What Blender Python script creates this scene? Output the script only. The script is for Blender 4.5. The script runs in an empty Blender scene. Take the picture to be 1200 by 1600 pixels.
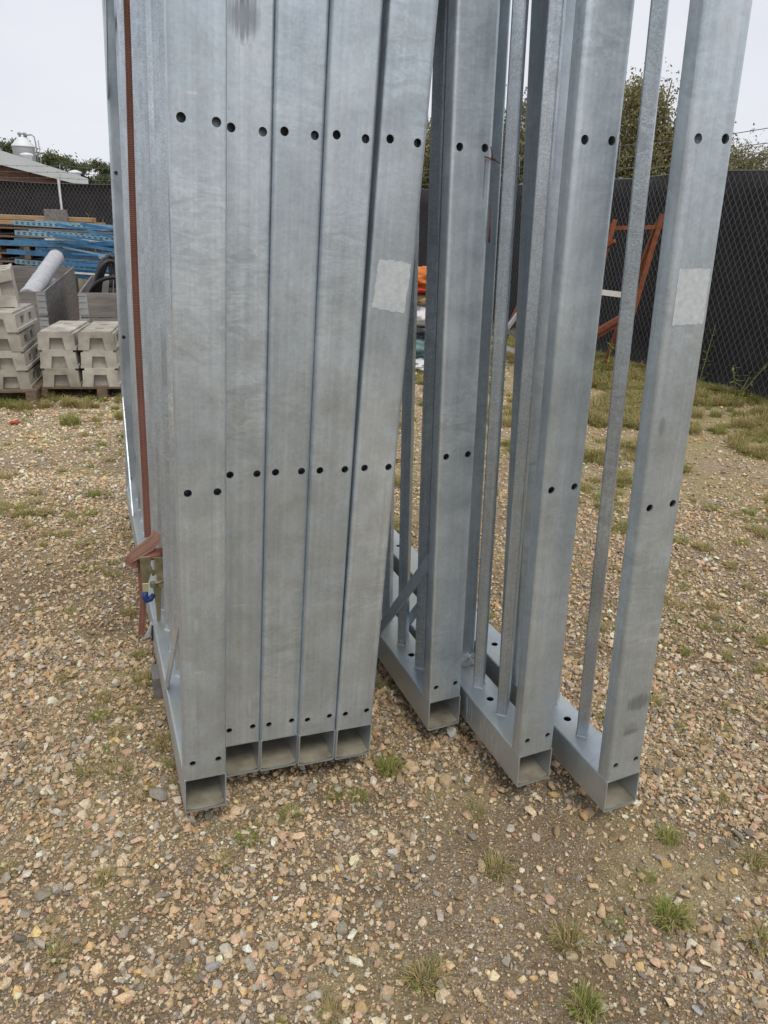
import bpy, bmesh, math, random
import numpy as np
from mathutils import Vector, Matrix, Euler, noise as mnoise
random.seed(7); rng = np.random.default_rng(11)
PI = math.pi
SC = bpy.context.scene
C = SC.collection
def R(a): return math.radians(a)

# ------------------------------------------------------------------ camera, sky, sun, exposure
EYE = 1.723
p, r = 0.3784, 0.0382
cd = bpy.data.cameras.new('camera'); cam = bpy.data.objects.new('camera', cd); C.objects.link(cam)
fw = Vector((0, math.cos(p), -math.sin(p))); up = Vector((0, math.sin(p), math.cos(p))); ri = Vector((1, 0, 0))
ri2 = ri*math.cos(r)+up*math.sin(r); up2 = -ri*math.sin(r)+up*math.cos(r)
M3 = Matrix((ri2, up2, -fw)).transposed()
cam.matrix_world = Matrix.Translation((0, 0, EYE)) @ M3.to_4x4()
cd.sensor_fit = 'VERTICAL'; cd.sensor_height = 32; cd.lens = 1135.66/1600*32
cd.clip_start = .02; cd.clip_end = 2000
SC.camera = cam
SC.render.resolution_x = 768; SC.render.resolution_y = 1024
SUN_EL, SUN_AZ = R(58), R(158)        # high soft sun behind the photographer's right shoulder
w = bpy.data.worlds.new('World'); SC.world = w; w.use_nodes = True
nt = w.node_tree; bg = nt.nodes['Background']
sky = nt.nodes.new('ShaderNodeTexSky'); sky.sky_type = 'NISHITA'; sky.sun_disc = False
sky.sun_elevation = SUN_EL; sky.sun_rotation = SUN_AZ; sky.air_density = 1; sky.dust_density = 3
tc = nt.nodes.new('ShaderNodeTexCoord'); nz = nt.nodes.new('ShaderNodeTexNoise')
nz.inputs['Scale'].default_value = 2.2; nz.inputs['Detail'].default_value = 4
mp = nt.nodes.new('ShaderNodeMapping'); mp.inputs['Scale'].default_value = (1, 1, 3)
nt.links.new(tc.outputs['Generated'], mp.inputs[0]); nt.links.new(mp.outputs[0], nz.inputs['Vector'])
cr = nt.nodes.new('ShaderNodeValToRGB'); nt.links.new(nz.outputs['Fac'], cr.inputs[0])
cr.color_ramp.elements[0].position = .3; cr.color_ramp.elements[0].color = (6.8, 7.0, 7.7, 1)
cr.color_ramp.elements[1].position = .7; cr.color_ramp.elements[1].color = (7.9, 8.0, 8.45, 1)
mx = nt.nodes.new('ShaderNodeMix'); mx.data_type = 'RGBA'; mx.inputs[0].default_value = .94
nt.links.new(sky.outputs[0], mx.inputs[6]); nt.links.new(cr.outputs[0], mx.inputs[7])
nt.links.new(mx.outputs[2], bg.inputs[0]); bg.inputs[1].default_value = .1
sl = bpy.data.lights.new('sun', 'SUN'); so = bpy.data.objects.new('sun', sl); C.objects.link(so)
sl.energy = 1.5; sl.angle = R(18); sl.color = (1, .93, .80)
sdir = Vector((math.sin(SUN_AZ)*math.cos(SUN_EL), math.cos(SUN_AZ)*math.cos(SUN_EL), math.sin(SUN_EL)))
so.rotation_euler = sdir.to_track_quat('Z', 'Y').to_euler(); so.location = (0, 0, 20)
SC.view_settings.view_transform = 'Standard'; SC.view_settings.look = 'None'
SC.view_settings.exposure = 0.18; SC.view_settings.gamma = 1; SC.view_settings.use_curve_mapping = False

# ------------------------------------------------------------------ node helpers and materials
class NT:
    def __init__(s, name):
        s.m = bpy.data.materials.new(name); s.m.use_nodes = True; s.t = s.m.node_tree
        s.b = s.t.nodes['Principled BSDF']; s.co = None
    def n(s, typ, **k):
        nd = s.t.nodes.new(typ)
        for a, v in k.items(): setattr(nd, a, v)
        return nd
    def l(s, a, b): s.t.links.new(a, b)
    def coord(s, kind='Object', scale=(1, 1, 1), rand=False):
        t = s.n('ShaderNodeTexCoord'); m = s.n('ShaderNodeMapping'); m.inputs['Scale'].default_value = scale
        s.l(t.outputs[kind], m.inputs[0])
        if rand:
            oi = s.n('ShaderNodeObjectInfo'); mu = s.n('ShaderNodeMath', operation='MULTIPLY'); mu.inputs[1].default_value = 37
            s.l(oi.outputs['Random'], mu.inputs[0]); s.l(mu.outputs[0], m.inputs['Location'])
        return m.outputs[0]
    def geo(s, scale=(1, 1, 1)):
        t = s.n('ShaderNodeNewGeometry'); m = s.n('ShaderNodeMapping'); m.inputs['Scale'].default_value = scale
        s.l(t.outputs['Position'], m.inputs[0]); return m.outputs[0]
    def noise(s, co, scale, detail=4, rough=.55, dist=0):
        q = s.n('ShaderNodeTexNoise'); q.inputs['Scale'].default_value = scale; q.inputs['Detail'].default_value = detail
        q.inputs['Roughness'].default_value = rough; q.inputs['Distortion'].default_value = dist
        s.l(co, q.inputs['Vector']); return q.outputs['Fac']
    def vor(s, co, scale, out='Color', feat='F1'):
        q = s.n('ShaderNodeTexVoronoi', feature=feat); q.inputs['Scale'].default_value = scale; s.l(co, q.inputs['Vector']); return q.outputs[out]
    def ramp(s, f, stops):
        q = s.n('ShaderNodeValToRGB'); e = q.color_ramp.elements
        while len(e) < len(stops): e.new(.5)
        for i, (pos, col) in enumerate(stops):
            e[i].position = pos; e[i].color = (*(col if hasattr(col, '__len__') else (col,)*3), 1)
        s.l(f, q.inputs[0]); return q.outputs[0]
    def mix(s, f, a, b, mode='MIX'):
        q = s.n('ShaderNodeMix', data_type='RGBA', blend_type=mode)
        for v, i in ((f, 0), (a, 6), (b, 7)):
            if hasattr(v, 'links') or hasattr(v, 'is_linked'): s.l(v, q.inputs[i])
            elif i == 0: q.inputs[0].default_value = v
            else: q.inputs[i].default_value = (*v, 1)
        return q.outputs[2]
    def math(s, op, a, b=0):
        q = s.n('ShaderNodeMath', operation=op)
        for v, i in ((a, 0), (b, 1)):
            if hasattr(v, 'is_linked'): s.l(v, q.inputs[i])
            else: q.inputs[i].default_value = v
        return q.outputs[0]
    def bump(s, h, strength=.3, dist=.002):
        q = s.n('ShaderNodeBump'); q.inputs['Strength'].default_value = strength; q.inputs['Distance'].default_value = dist
        s.l(h, q.inputs['Height']); s.l(q.outputs[0], s.b.inputs['Normal'])
    def set(s, col=None, rough=.6, metal=0, **k):
        for v, key in ((col, 'Base Color'), (rough, 'Roughness'), (metal, 'Metallic')):
            if v is None: continue
            if hasattr(v, 'is_linked'): s.l(v, s.b.inputs[key])
            else: s.b.inputs[key].default_value = (*v, 1) if key == 'Base Color' else v
        for a, v in k.items(): s.b.inputs[a].default_value = v
        return s.m

def simple(name, a, b=None, scale=8, rough=.75, metal=0, bump=0, bscale=60, stretch=(1, 1, 1), coord='Object'):
    q = NT(name); co = q.coord(coord, stretch, rand=True)
    b = b or tuple(x*.7 for x in a)
    f = q.noise(co, scale, 5, .6)
    col = q.ramp(f, [(.3, b), (.7, a)])
    if bump: q.bump(q.noise(co, bscale, 4), bump, .004)
    return q.set(col, rough, metal)

def galv(name, grain, stains=()):
    q = NT(name); co = q.coord('Object', (1, 1, 1), rand=True)
    big = q.noise(co, 2.6, 5, .6, .4)
    base = q.ramp(big, [(.25, (.43, .493, .536)), (.5, (.535, .602, .652)), (.8, (.674, .737, .782))])
    st = q.coord('Object', (3, 3, 9), rand=True)              # drag marks across the face, in patches
    dr = q.noise(st, 3.2, 5, .55, 1.6)
    pm = q.ramp(q.noise(co, 2.3, 2, .5, .5), [(.50, .0), (.66, 1.)])
    base = q.mix(q.math('MULTIPLY', pm, .9), base, q.ramp(dr, [(.34, .85), (.5, 1.0), (.56, 1.14), (.62, 1.0)]), 'MULTIPLY')
    vt = q.coord('Object', (22, 22, .3), rand=True)                # faint run lines down the face
    base = q.mix(.7, base, q.ramp(q.noise(vt, 3, 5, .65), [(.3, .82), (.7, 1.1)]), 'MULTIPLY')
    cl = q.noise(co, 9, 5, .7, .8)
    base = q.mix(.6, base, q.ramp(cl, [(.3, .82), (.7, 1.14)]), 'MULTIPLY')
    sm = q.noise(co, 1.4, 3, .5, .6)                               # smoky dark patches in the zinc
    base = q.mix(q.ramp(sm, [(.60, 0.), (.76, .55)]), base, (.26, .28, .305))
    sp = q.vor(co, 300 if grain else 140, 'Color')
    base = q.mix(.62 if grain else .2, base, q.ramp(sp, [(0, .66), (1, 1.3)]), 'MULTIPLY')
    wh = q.noise(co, 55, 3, .6)                                    # specks of white zinc oxide
    base = q.mix(q.ramp(wh, [(.735, 0.), (.76, .5)]), base, (.76, .78, .79))
    if not grain:                                                  # thin scratches
        sc = q.coord('Object', (3, 3, 40), rand=True)
        base = q.mix(q.math('MULTIPLY', pm, q.ramp(q.noise(sc, 2.2, 2, .5, 2.5), [(.495, 0.), (.5, .3), (.505, 0.)])), base, (.74, .76, .78))
    oc = q.n('ShaderNodeTexCoord').outputs['Object']; sx = q.n('ShaderNodeSeparateXYZ'); q.l(oc, sx.inputs[0])
    for (x, z, rx, rz, col, amt) in stains:                        # scuffs and smears with a place of their own
        dx = q.math('DIVIDE', q.math('SUBTRACT', sx.outputs['X'], x), rx); dz = q.math('DIVIDE', q.math('SUBTRACT', sx.outputs['Z'], z), rz)
        d2 = q.math('ADD', q.math('MULTIPLY', dx, dx), q.math('MULTIPLY', dz, dz))
        f = q.math('ADD', q.math('SUBTRACT', 1.1, d2), q.math('MULTIPLY', q.math('SUBTRACT', q.noise(vt, 6, 4), .5), 2.2))
        base = q.mix(q.ramp(f, [(.25, 0.), (.85, amt)]), base, col)
    rg = q.ramp(q.noise(co, 14, 4), [(.3, .28), (.7, .48)])
    hsum = q.math('ADD', q.noise(co, 260 if grain else 70, 3), q.math('MULTIPLY', q.math('MULTIPLY', dr, pm), 1.2))
    q.bump(hsum, .25 if grain else .13, .003)
    return q.set(base, rg, .72)
M = {}
M['galv'] = galv('galvanised_steel', False)
DK, WT = (.17, .18, .20), (.74, .76, .77)
M['galv_smear'] = galv('galvanised_smeared', False, [(.078, .385, .05, .035, DK, .6), (.065, .285, .045, .012, DK, .4), (.06, .30, .03, .03, DK, .3), (.03, 1.2, .012, .03, DK, .4), (.07, 2.0, .045, .10, WT, .22)])
M['galv_sooty'] = galv('galvanised_sooty', False, [(.055, 2.03, .042, .055, DK, .7), (.06, 2.12, .05, .08, DK, .6), (.085, .25, .008, .035, WT, .5), (.05, .60, .03, .004, WT, .35)])
M['galv_scuffed'] = galv('galvanised_scuffed', False, [(.045, .475, .014, .006, WT, .6), (.03, .36, .008, .06, WT, .3), (.04, .62, .006, .03, WT, .5), (.05, 1.86, .018, .004, WT, .5), (.06, 2.2, .05, .12, WT, .2)])
M['galv_bar'] = galv('galvanised_bar', True)
def rail_mat():
    q = NT('galvanised_rail'); co = q.coord('Object', (1, 1, 1), rand=True)
    base = q.ramp(q.noise(co, 5, 5, .6, .5), [(.25, (.38, .42, .445)), (.55, (.48, .525, .55)), (.8, (.58, .62, .645))])
    base = q.mix(.16, base, q.ramp(q.vor(co, 110, 'Color'), [(0, .72), (1, 1.28)]), 'MULTIPLY')
    # algae and dust lie on the upward faces, in patches
    g = q.n('ShaderNodeNewGeometry'); sx = q.n('ShaderNodeSeparateXYZ'); q.l(g.outputs['Normal'], sx.inputs[0])
    upf = q.math('GREATER_THAN', sx.outputs['Z'], .8)
    al = q.math('MULTIPLY', upf, q.ramp(q.noise(co, 4.5, 5, .65), [(.42, 0.), (.62, .55)]))
    base = q.mix(al, base, (.46, .46, .31))
    q.bump(q.noise(co, 90, 3), .1, .002)
    return q.set(base, .46, .7)
M['rail'] = rail_mat()
M['zinc'] = simple('zinc_weld', (.60, .61, .60), (.44, .45, .45), 60, .5, .2, .5, 120)
M['sticker'] = None
def sticker_mat():
    q = NT('sticker_residue'); co = q.coord('Object', (1, 1, 1), rand=True)
    c = q.ramp(q.noise(co, 70, 6, .7), [(.3, (.44, .485, .51)), (.5, (.53, .57, .595)), (.75, (.64, .68, .71))])
    return q.set(c, .45, .15)
M['sticker'] = sticker_mat()
M['rust'] = simple('rust', (.24, .075, .03), (.12, .035, .02), 40, .85, 0, .4, 150)
M['ruststain'] = simple('rust_stain', (.36, .25, .15), (.42, .38, .33), 60, .7)
M['concrete'] = simple('cast_concrete', (.55, .52, .46), (.27, .255, .225), 5, .9, 0, .5, 55)
M['concrete_d'] = simple('cast_concrete_weathered', (.46, .435, .375), (.20, .19, .155), 5, .92, 0, .5, 55)
M['wood_grey'] = simple('weathered_wood', (.24, .225, .215), (.12, .11, .105), 3, .85, 0, .4, 12, (9, .9, 9))
M['wood_greyh'] = simple('weathered_board', (.26, .24, .23), (.135, .125, .118), 3, .85, 0, .4, 12, (.9, 9, 9))
M['wood_dark'] = simple('old_pallet_wood', (.20, .145, .10), (.10, .07, .05), 6, .9, 0, .4, 30, (2, 8, 14))
M['wood_new'] = simple('fresh_timber', (.42, .28, .15), (.25, .165, .09), 5, .7, 0, .2, 30, (1, 6, 6))
M['blue'] = simple('blue_rack_paint', (.06, .22, .41), (.03, .11, .22), 6, .45)
M['blue_l'] = simple('pale_blue_rack_paint', (.24, .40, .48), (.16, .29, .38), 6, .5)
M['black'] = simple('black_rubber', (.03, .032, .036), (.018, .019, .02), 20, .5)
M['screen'] = simple('black_privacy_screen', (.052, .050, .055), (.030, .029, .033), 3, .8, 0, .3, 6)
M['wire'] = simple('fence_wire', (.19, .195, .205), (.12, .125, .135), 30, .5, .4)
M['post'] = simple('grey_fence_post', (.42, .44, .45), (.34, .35, .36), 8, .5, .4)
M['orange_rust'] = simple('rust_orange_steel', (.27, .085, .034), (.14, .045, .022), 14, .85, 0, .4, 80)
M['white_board'] = simple('painted_white_board', (.68, .67, .64), (.52, .50, .47), 10, .7)
M['brass'] = simple('yellow_zinc_plate', (.42, .37, .22), (.20, .17, .10), 25, .4, .6)
M['lever'] = simple('tarnished_plate', (.30, .26, .15), (.18, .15, .09), 25, .45, .5)
M['brass_pale'] = simple('pale_zinc_plate', (.66, .60, .38), (.52, .47, .28), 25, .4, .4)
M['blue_grip'] = simple('blue_plastic_grip', (.02, .06, .22), (.015, .04, .15), 30, .45)
M['rag'] = simple('white_label_cloth', (.72, .70, .68), (.5, .49, .48), 40, .9)
M['darkblue'] = simple('dark_blue_cloth', (.02, .04, .10), None, 40, .8)
M['felt'] = simple('grey_geotextile', (.50, .51, .54), (.36, .37, .40), 18, .95, 0, .5, 40)
M['bark'] = simple('bark', (.16, .13, .10), (.07, .055, .045), 8, .95, 0, .5, 30)
M['orange_tarp'] = simple('orange_tarpaulin', (.62, .19, .03), (.45, .12, .02), 5, .55)
M['red_tarp'] = simple('red_plastic', (.50, .05, .03), (.4, .04, .02), 5, .5)
M['white_tarp'] = simple('white_sheet', (.72, .73, .75), (.55, .56, .6), 6, .5)
M['teal_tarp'] = simple('teal_tarpaulin', (.13, .24, .24), (.08, .16, .165), 5, .55)
M['dark_tarp'] = simple('black_sheet', (.03, .035, .04), None, 5, .4)
M['fascia'] = simple('pale_grey_fascia', (.58, .60, .63), (.52, .54, .57), 1, .6)
M['silo'] = simple('white_silo_paint', (.74, .76, .78), (.64, .66, .68), 2, .5)
M['pipe'] = simple('grey_pipe', (.36, .37, .39), None, 5, .5, .3)
def brick_mat():
    q = NT('red_brick'); co = q.coord('Generated', (1, 1, 1)); c = q.noise(q.geo((1, 1, 4)), 1.5, 4)
    return q.set(q.ramp(c, [(.3, (.15, .075, .055)), (.7, (.24, .12, .085))]), .9)
M['brick'] = brick_mat()
def web_mat(name, a, b):
    q = NT(name); uv = q.n('ShaderNodeTexCoord').outputs['UV']; sx = q.n('ShaderNodeSeparateXYZ'); q.l(uv, sx.inputs[0])
    rib = q.math('SINE', q.math('MULTIPLY', sx.outputs['Y'], 2*PI/.0065))
    co = q.geo()
    col = q.mix(q.ramp(q.noise(co, 9, 4), [(.35, 0.), (.7, 1.)]), a, b)
    col = q.mix(q.ramp(rib, [(.05, .0), (.5, 0.35)]), col, tuple(x*.45 for x in a))
    # stitched dashes along both edges
    ed = q.math('COMPARE', q.math('ABSOLUTE', q.math('SUBTRACT', sx.outputs['X'], .5)), .27); ed.node.inputs[2].default_value = .04
    ds = q.math('GREATER_THAN', q.math('SINE', q.math('MULTIPLY', sx.outputs['Y'], 2*PI/.009)), .1)
    col = q.mix(q.math('MULTIPLY', q.math('MULTIPLY', ed, ds), .75), col, (.03, .02, .02))
    q.bump(rib, .5, .001)
    return q.set(col, .8)
M['web'] = web_mat('red_brown_webbing', (.35, .16, .12), (.27, .115, .085))
M['web_pale'] = web_mat('faded_webbing', (.50, .30, .225), (.42, .22, .165))
M['web_khaki'] = web_mat('dusty_webbing', (.20, .15, .09), (.15, .11, .07))

def stone_mat(name, inst):
    q = NT(name)
    if inst:
        at = q.n('ShaderNodeAttribute', attribute_type='INSTANCER', attribute_name='tint'); c = at.outputs['Color']
    else:
        c = q.n('ShaderNodeObjectInfo').outputs['Color']
    co = q.coord('Object', (1, 1, 1), rand=True)
    c = q.mix(1, c, q.ramp(q.noise(q.geo(), 260, 4, .7), [(.28, .55), (.72, 1.35)]), 'MULTIPLY')
    c = q.mix(q.ramp(q.noise(q.geo(), 45, 4, .65), [(.42, 0.), (.72, .38)]), c, (.36, .275, .17))   # dust
    q.bump(q.noise(q.geo(), 350, 3), .35, .002)
    return q.set(c, .88)
M['stone_i'] = stone_mat('gravel_stone', True); M['stone_o'] = stone_mat('loose_stone', False)

def leaf_mat(name, a, b, c):
    q = NT(name); co = q.geo()
    rnd = q.n('ShaderNodeObjectInfo').outputs['Random']
    oi = q.n('ShaderNodeNewGeometry').outputs['Random Per Island']
    col = q.ramp(oi, [(0, a), (.5, b), (1, c)])
    m = q.set(col, .65)
    q.b.inputs['Transmission Weight'].default_value = 0
    tr = q.n('ShaderNodeBsdfTranslucent'); q.l(col, tr.inputs[0]); ms = q.n('ShaderNodeMixShader'); ms.inputs[0].default_value = .3
    q.l(q.b.outputs[0], ms.inputs[1]); q.l(tr.outputs[0], ms.inputs[2]); q.l(ms.outputs[0], q.t.nodes['Material Output'].inputs[0])
    return m
M['grass'] = leaf_mat('green_grass', (.16, .24, .035), (.27, .34, .06), (.42, .40, .13))
M['grass_dry'] = leaf_mat('dry_grass', (.36, .28, .12), (.52, .41, .22), (.30, .29, .09))
M['leaf'] = leaf_mat('birch_leaves', (.12, .125, .05), (.21, .20, .09), (.33, .28, .14))
M['leaf_d'] = leaf_mat('dark_leaves', (.065, .085, .04), (.115, .135, .06), (.17, .18, .08))
M['leaf_w'] = leaf_mat('weed_leaves', (.12, .19, .04), (.20, .27, .06), (.30, .30, .09))

def ground_mat():
    q = NT('gravelly_ground'); co = q.geo()
    big = q.noise(co, .55, 5, .6); mid = q.noise(co, 2.6, 5, .65); fine = q.noise(co, 40, 5, .7)
    dirt = q.ramp(fine, [(.25, (.070, .048, .024)), (.55, (.165, .118, .062)), (.8, (.33, .25, .14))])
    wv = q.n('ShaderNodeTexNoise'); wv.inputs['Scale'].default_value = 60; q.l(co, wv.inputs['Vector']); co2 = q.n('ShaderNodeVectorMath', operation='MULTIPLY_ADD'); q.l(wv.outputs['Color'], co2.inputs[0]); co2.inputs[1].default_value = (.012, .012, .012); q.l(co, co2.inputs[2]); co3 = co2.outputs[0]
    sa = q.vor(co3, 150, 'Color'); da = q.vor(co3, 150, 'Distance')
    hs = q.n('ShaderNodeSeparateColor'); q.l(sa, hs.inputs[0])
    peb = q.ramp(hs.outputs[0], [(0, (.27, .205, .135)), (.35, (.47, .36, .235)), (.6, (.56, .43, .31)), (.8, (.49, .44, .38)), (1, (.68, .57, .44))])
    peb = q.mix(q.ramp(da, [(.3, 0.), (.7, .6)]), peb, (.06, .045, .028))
    col = q.mix(q.ramp(mid, [(.36, .6), (.62, .15)]), dirt, peb)
    # larger pebbles farther away
    sb = q.vor(co, 38, 'Color'); hb = q.n('ShaderNodeSeparateColor'); q.l(sb, hb.inputs[0])
    peb2 = q.ramp(hb.outputs[1], [(0, (.30, .225, .145)), (.4, (.52, .40, .27)), (.8, (.62, .49, .35)), (1, (.74, .63, .49))])
    sy = q.n('ShaderNodeSeparateXYZ'); q.l(co, sy.inputs[0])
    far = q.n('ShaderNodeMapRange'); far.inputs[1].default_value = 3; far.inputs[2].default_value = 8; q.l(sy.outputs['Y'], far.inputs[0])
    col = q.mix(q.math('MULTIPLY', far.outputs[0], .65), col, peb2)
    # moss and trodden grass in patches; more on the right towards the fence
    gx = q.n('ShaderNodeMapRange'); gx.inputs[1].default_value = -.5; gx.inputs[2].default_value = 2.5; q.l(sy.outputs['X'], gx.inputs[0])
    gy = q.n('ShaderNodeMapRange'); gy.inputs[1].default_value = 3.5; gy.inputs[2].default_value = 8.; q.l(sy.outputs['Y'], gy.inputs[0])
    gf = q.math('MULTIPLY', gx.outputs[0], gy.outputs[0])
    thr = q.math('ADD', q.math('MULTIPLY', gf, .20), q.noise(co, 1.5, 5, .65))
    moss = q.ramp(fine, [(.3, (.19, .16, .065)), (.7, (.48, .40, .20))])
    col = q.mix(q.ramp(thr, [(.49, 0.), (.64, .8)]), col, moss)
    # field beyond the yard
    fy = q.n('ShaderNodeMapRange'); fy.inputs[1].default_value = 24; fy.inputs[2].default_value = 34; q.l(sy.outputs['Y'], fy.inputs[0])
    col = q.mix(fy.outputs[0], col, (.09, .10, .035))
    hh = q.math('ADD', q.math('MULTIPLY', da, -.7), q.math('MULTIPLY', fine, .8))
    q.bump(hh, .7, .012)
    return q.set(col, .93)
M['ground'] = ground_mat()

# ------------------------------------------------------------------ mesh helpers
def obj(name, me, mat=None, parent=None, loc=None, rot=None):
    if isinstance(me, bmesh.types.BMesh):
        bm = me; me = bpy.data.meshes.new(name); bm.to_mesh(me); bm.free()
    if mat is not None and not me.materials: me.materials.append(mat)
    o = bpy.data.objects.new(name, me); C.objects.link(o)
    if parent: o.parent = parent
    if loc is not None: o.location = loc
    if rot is not None: o.rotation_euler = rot
    return o
def thing(name, label, cat, loc=(0, 0, 0), rot=(0, 0, 0), group=None):
    o = bpy.data.objects.new(name, None); C.objects.link(o); o.location = loc; o.rotation_euler = rot
    o.empty_display_size = .1
    return tag(o, label, cat, group)
def tag(o, label, cat, group=None):
    o['label'] = label; o['category'] = cat; o['kind'] = 'thing'
    if group: o['group'] = group
    return o
def struct(o): o['kind'] = 'structure'; return o
def stuff(o): o['kind'] = 'stuff'; return o
def smooth(me, ang=35):
    me.shade_smooth(); me.set_sharp_from_angle(angle=R(ang)); return me
def box(bm, x0, x1, y0, y1, z0, z1, mi=0, rot=None):
    vs = [bm.verts.new(v) for v in ((x0, y0, z0), (x1, y0, z0), (x1, y1, z0), (x0, y1, z0), (x0, y0, z1), (x1, y0, z1), (x1, y1, z1), (x0, y1, z1))]
    for f in ((0, 3, 2, 1), (4, 5, 6, 7), (0, 1, 5, 4), (1, 2, 6, 5), (2, 3, 7, 6), (3, 0, 4, 7)):
        bm.faces.new([vs[i] for i in f]).material_index = mi
    return vs
def bbox(x0, x1, y0, y1, z0, z1, bev=0):
    bm = bmesh.new(); box(bm, x0, x1, y0, y1, z0, z1)
    if bev: bmesh.ops.bevel(bm, geom=bm.edges[:], offset=bev, segments=1, affect='EDGES')
    return bm
def beam(bm, a, b, wx, wz, roll=0.):
    a = Vector(a); b = Vector(b); d = (b-a).normalized()
    ref = Vector((0, 0, 1)) if abs(d.z) < .95 else Vector((1, 0, 0))
    s = d.cross(ref).normalized(); u = s.cross(d)
    if roll: q = Matrix.Rotation(roll, 3, d); s = q @ s; u = q @ u
    vs = []
    for P in (a, b):
        for (i, j) in ((-1, -1), (1, -1), (1, 1), (-1, 1)): vs.append(bm.verts.new(P+s*i*wx/2+u*j*wz/2))
    for f in ((3, 2, 1, 0), (4, 5, 6, 7), (0, 1, 5, 4), (1, 2, 6, 5), (2, 3, 7, 6), (3, 0, 4, 7)): bm.faces.new([vs[i] for i in f])
def pipe(bm, pts, rad, n=8, cap=True):
    pts = [Vector(q) for q in pts]; rads = rad if hasattr(rad, '__len__') else [rad]*len(pts); rings = []
    s = None
    for i, P in enumerate(pts):
        d = (pts[min(i+1, len(pts)-1)]-pts[max(i-1, 0)]).normalized()
        if s is None:
            ref = Vector((0, 0, 1)) if abs(d.z) < .9 else Vector((1, 0, 0)); s = d.cross(ref).normalized()
        else: s = (s-d*s.dot(d)).normalized()
        u = d.cross(s)
        rings.append([bm.verts.new(P+(s*math.cos(t)+u*math.sin(t))*rads[i]) for t in [2*PI*k/n for k in range(n)]])
    for A, B in zip(rings, rings[1:]):
        for k in range(n): bm.faces.new((A[k], A[(k+1) % n], B[(k+1) % n], B[k])).smooth = True
    if cap: bm.faces.new(rings[0][::-1]); bm.faces.new(rings[-1])
def lathe(bm, prof, n=20, c=(0, 0)):
    rings = [[bm.verts.new((c[0]+rr*math.cos(2*PI*k/n), c[1]+rr*math.sin(2*PI*k/n), z)) for k in range(n)] for rr, z in prof]
    for A, B in zip(rings, rings[1:]):
        for k in range(n): bm.faces.new((A[k], A[(k+1) % n], B[(k+1) % n], B[k])).smooth = True
    bm.faces.new(rings[0][::-1]); bm.faces.new(rings[-1])
def cyl(bm, a, b, rad, n=20): pipe(bm, [a, b], rad, n)
def rrect(x0, x1, y0, y1, rr, n=4):
    pts = []
    for cx, cy, a0 in ((x1-rr, y1-rr, 0), (x0+rr, y1-rr, PI/2), (x0+rr, y0+rr, PI), (x1-rr, y0+rr, 3*PI/2)):
        for k in range(n+1): a = a0+PI/2*k/n; pts.append((cx+rr*math.cos(a), cy+rr*math.sin(a)))
    return pts
def hollow(w, h, t, rr, fmap, L0, L1):
    """hollow tube: profile w x h, wall t, corner radius rr; fmap(a,b,c) turns profile a,b and length c into a point"""
    bm = bmesh.new(); o = rrect(0, w, 0, h, rr); i = rrect(t, w-t, t, h-t, max(rr-t, .001)); n = len(o)
    V = lambda P, c: [bm.verts.new(fmap(a, b, c)) for a, b in P]
    o0, o1, i0, i1 = V(o, L0), V(o, L1), V(i, L0), V(i, L1)
    for k in range(n):
        j = (k+1) % n
        bm.faces.new((o0[k], o0[j], o1[j], o1[k])); bm.faces.new((i0[j], i0[k], i1[k], i1[j]))
        bm.faces.new((o0[j], o0[k], i0[k], i0[j])); bm.faces.new((o1[k], o1[j], i1[j], i1[k]))
    bmesh.ops.recalc_face_normals(bm, faces=bm.faces[:])
    return bm
def to_me(bm, name='mesh'):
    me = bpy.data.meshes.new(name); bm.to_mesh(me); bm.free(); return me
def cut(bm, cutters):
    """subtract the cutter bmesh from bm, returns a mesh"""
    a = bpy.data.objects.new('solid', to_me(bm)); bmesh.ops.recalc_face_normals(cutters, faces=cutters.faces[:])
    b = bpy.data.objects.new('cutter', to_me(cutters)); C.objects.link(a); C.objects.link(b)
    m = a.modifiers.new('cut', 'BOOLEAN'); m.operation = 'DIFFERENCE'; m.object = b; m.solver = 'EXACT'
    dg = bpy.context.evaluated_depsgraph_get(); me = bpy.data.meshes.new_from_object(a.evaluated_get(dg))
    for o in (a, b): d = o.data; bpy.data.objects.remove(o); bpy.data.meshes.remove(d)
    return me
def ribbon(bm, pts, wdir, width, thick=.0016, v0=0.):
    """flat webbing along pts; wdir = list of width directions"""
    uvl = bm.loops.layers.uv.verify(); pts = [Vector(q) for q in pts]; rows = []; v = v0
    for i, P in enumerate(pts):
        d = (pts[min(i+1, len(pts)-1)]-pts[max(i-1, 0)]).normalized(); wv = Vector(wdir[i]); wv = (wv-d*wv.dot(d)).normalized(); nn = d.cross(wv)
        if i: v += (P-pts[i-1]).length
        ww = width[i] if hasattr(width, '__len__') else width
        rows.append(([bm.verts.new(P+wv*e*ww/2+nn*s*thick/2) for e, s in ((-1, 1), (1, 1), (1, -1), (-1, -1))], v))
    U = (0, 1, 1, 0)
    for (A, va), (B, vb) in zip(rows, rows[1:]):
        for k in range(4):
            j = (k+1) % 4
            f = bm.faces.new((A[k], A[j], B[j], B[k])); f.smooth = False
            for lp, uv in zip(f.loops, ((U[k], va), (U[j], va), (U[j], vb), (U[k], vb))): lp[uvl].uv = uv
    bm.faces.new(rows[0][0][::-1]); bm.faces.new(rows[-1][0])
def linked(o, parent=None, **k):
    c = o.copy(); C.objects.link(c)
    if parent: c.parent = parent
    for a, v in k.items(): setattr(c, a, v)
    return c
def tree_copy(o, parent=None):
    c = linked(o, parent)
    for ch in list(o.children): tree_copy(ch, c)
    return c
def fb(v, o=4): return mnoise.fractal(Vector(v), 1.0, 2.0, o)

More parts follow.
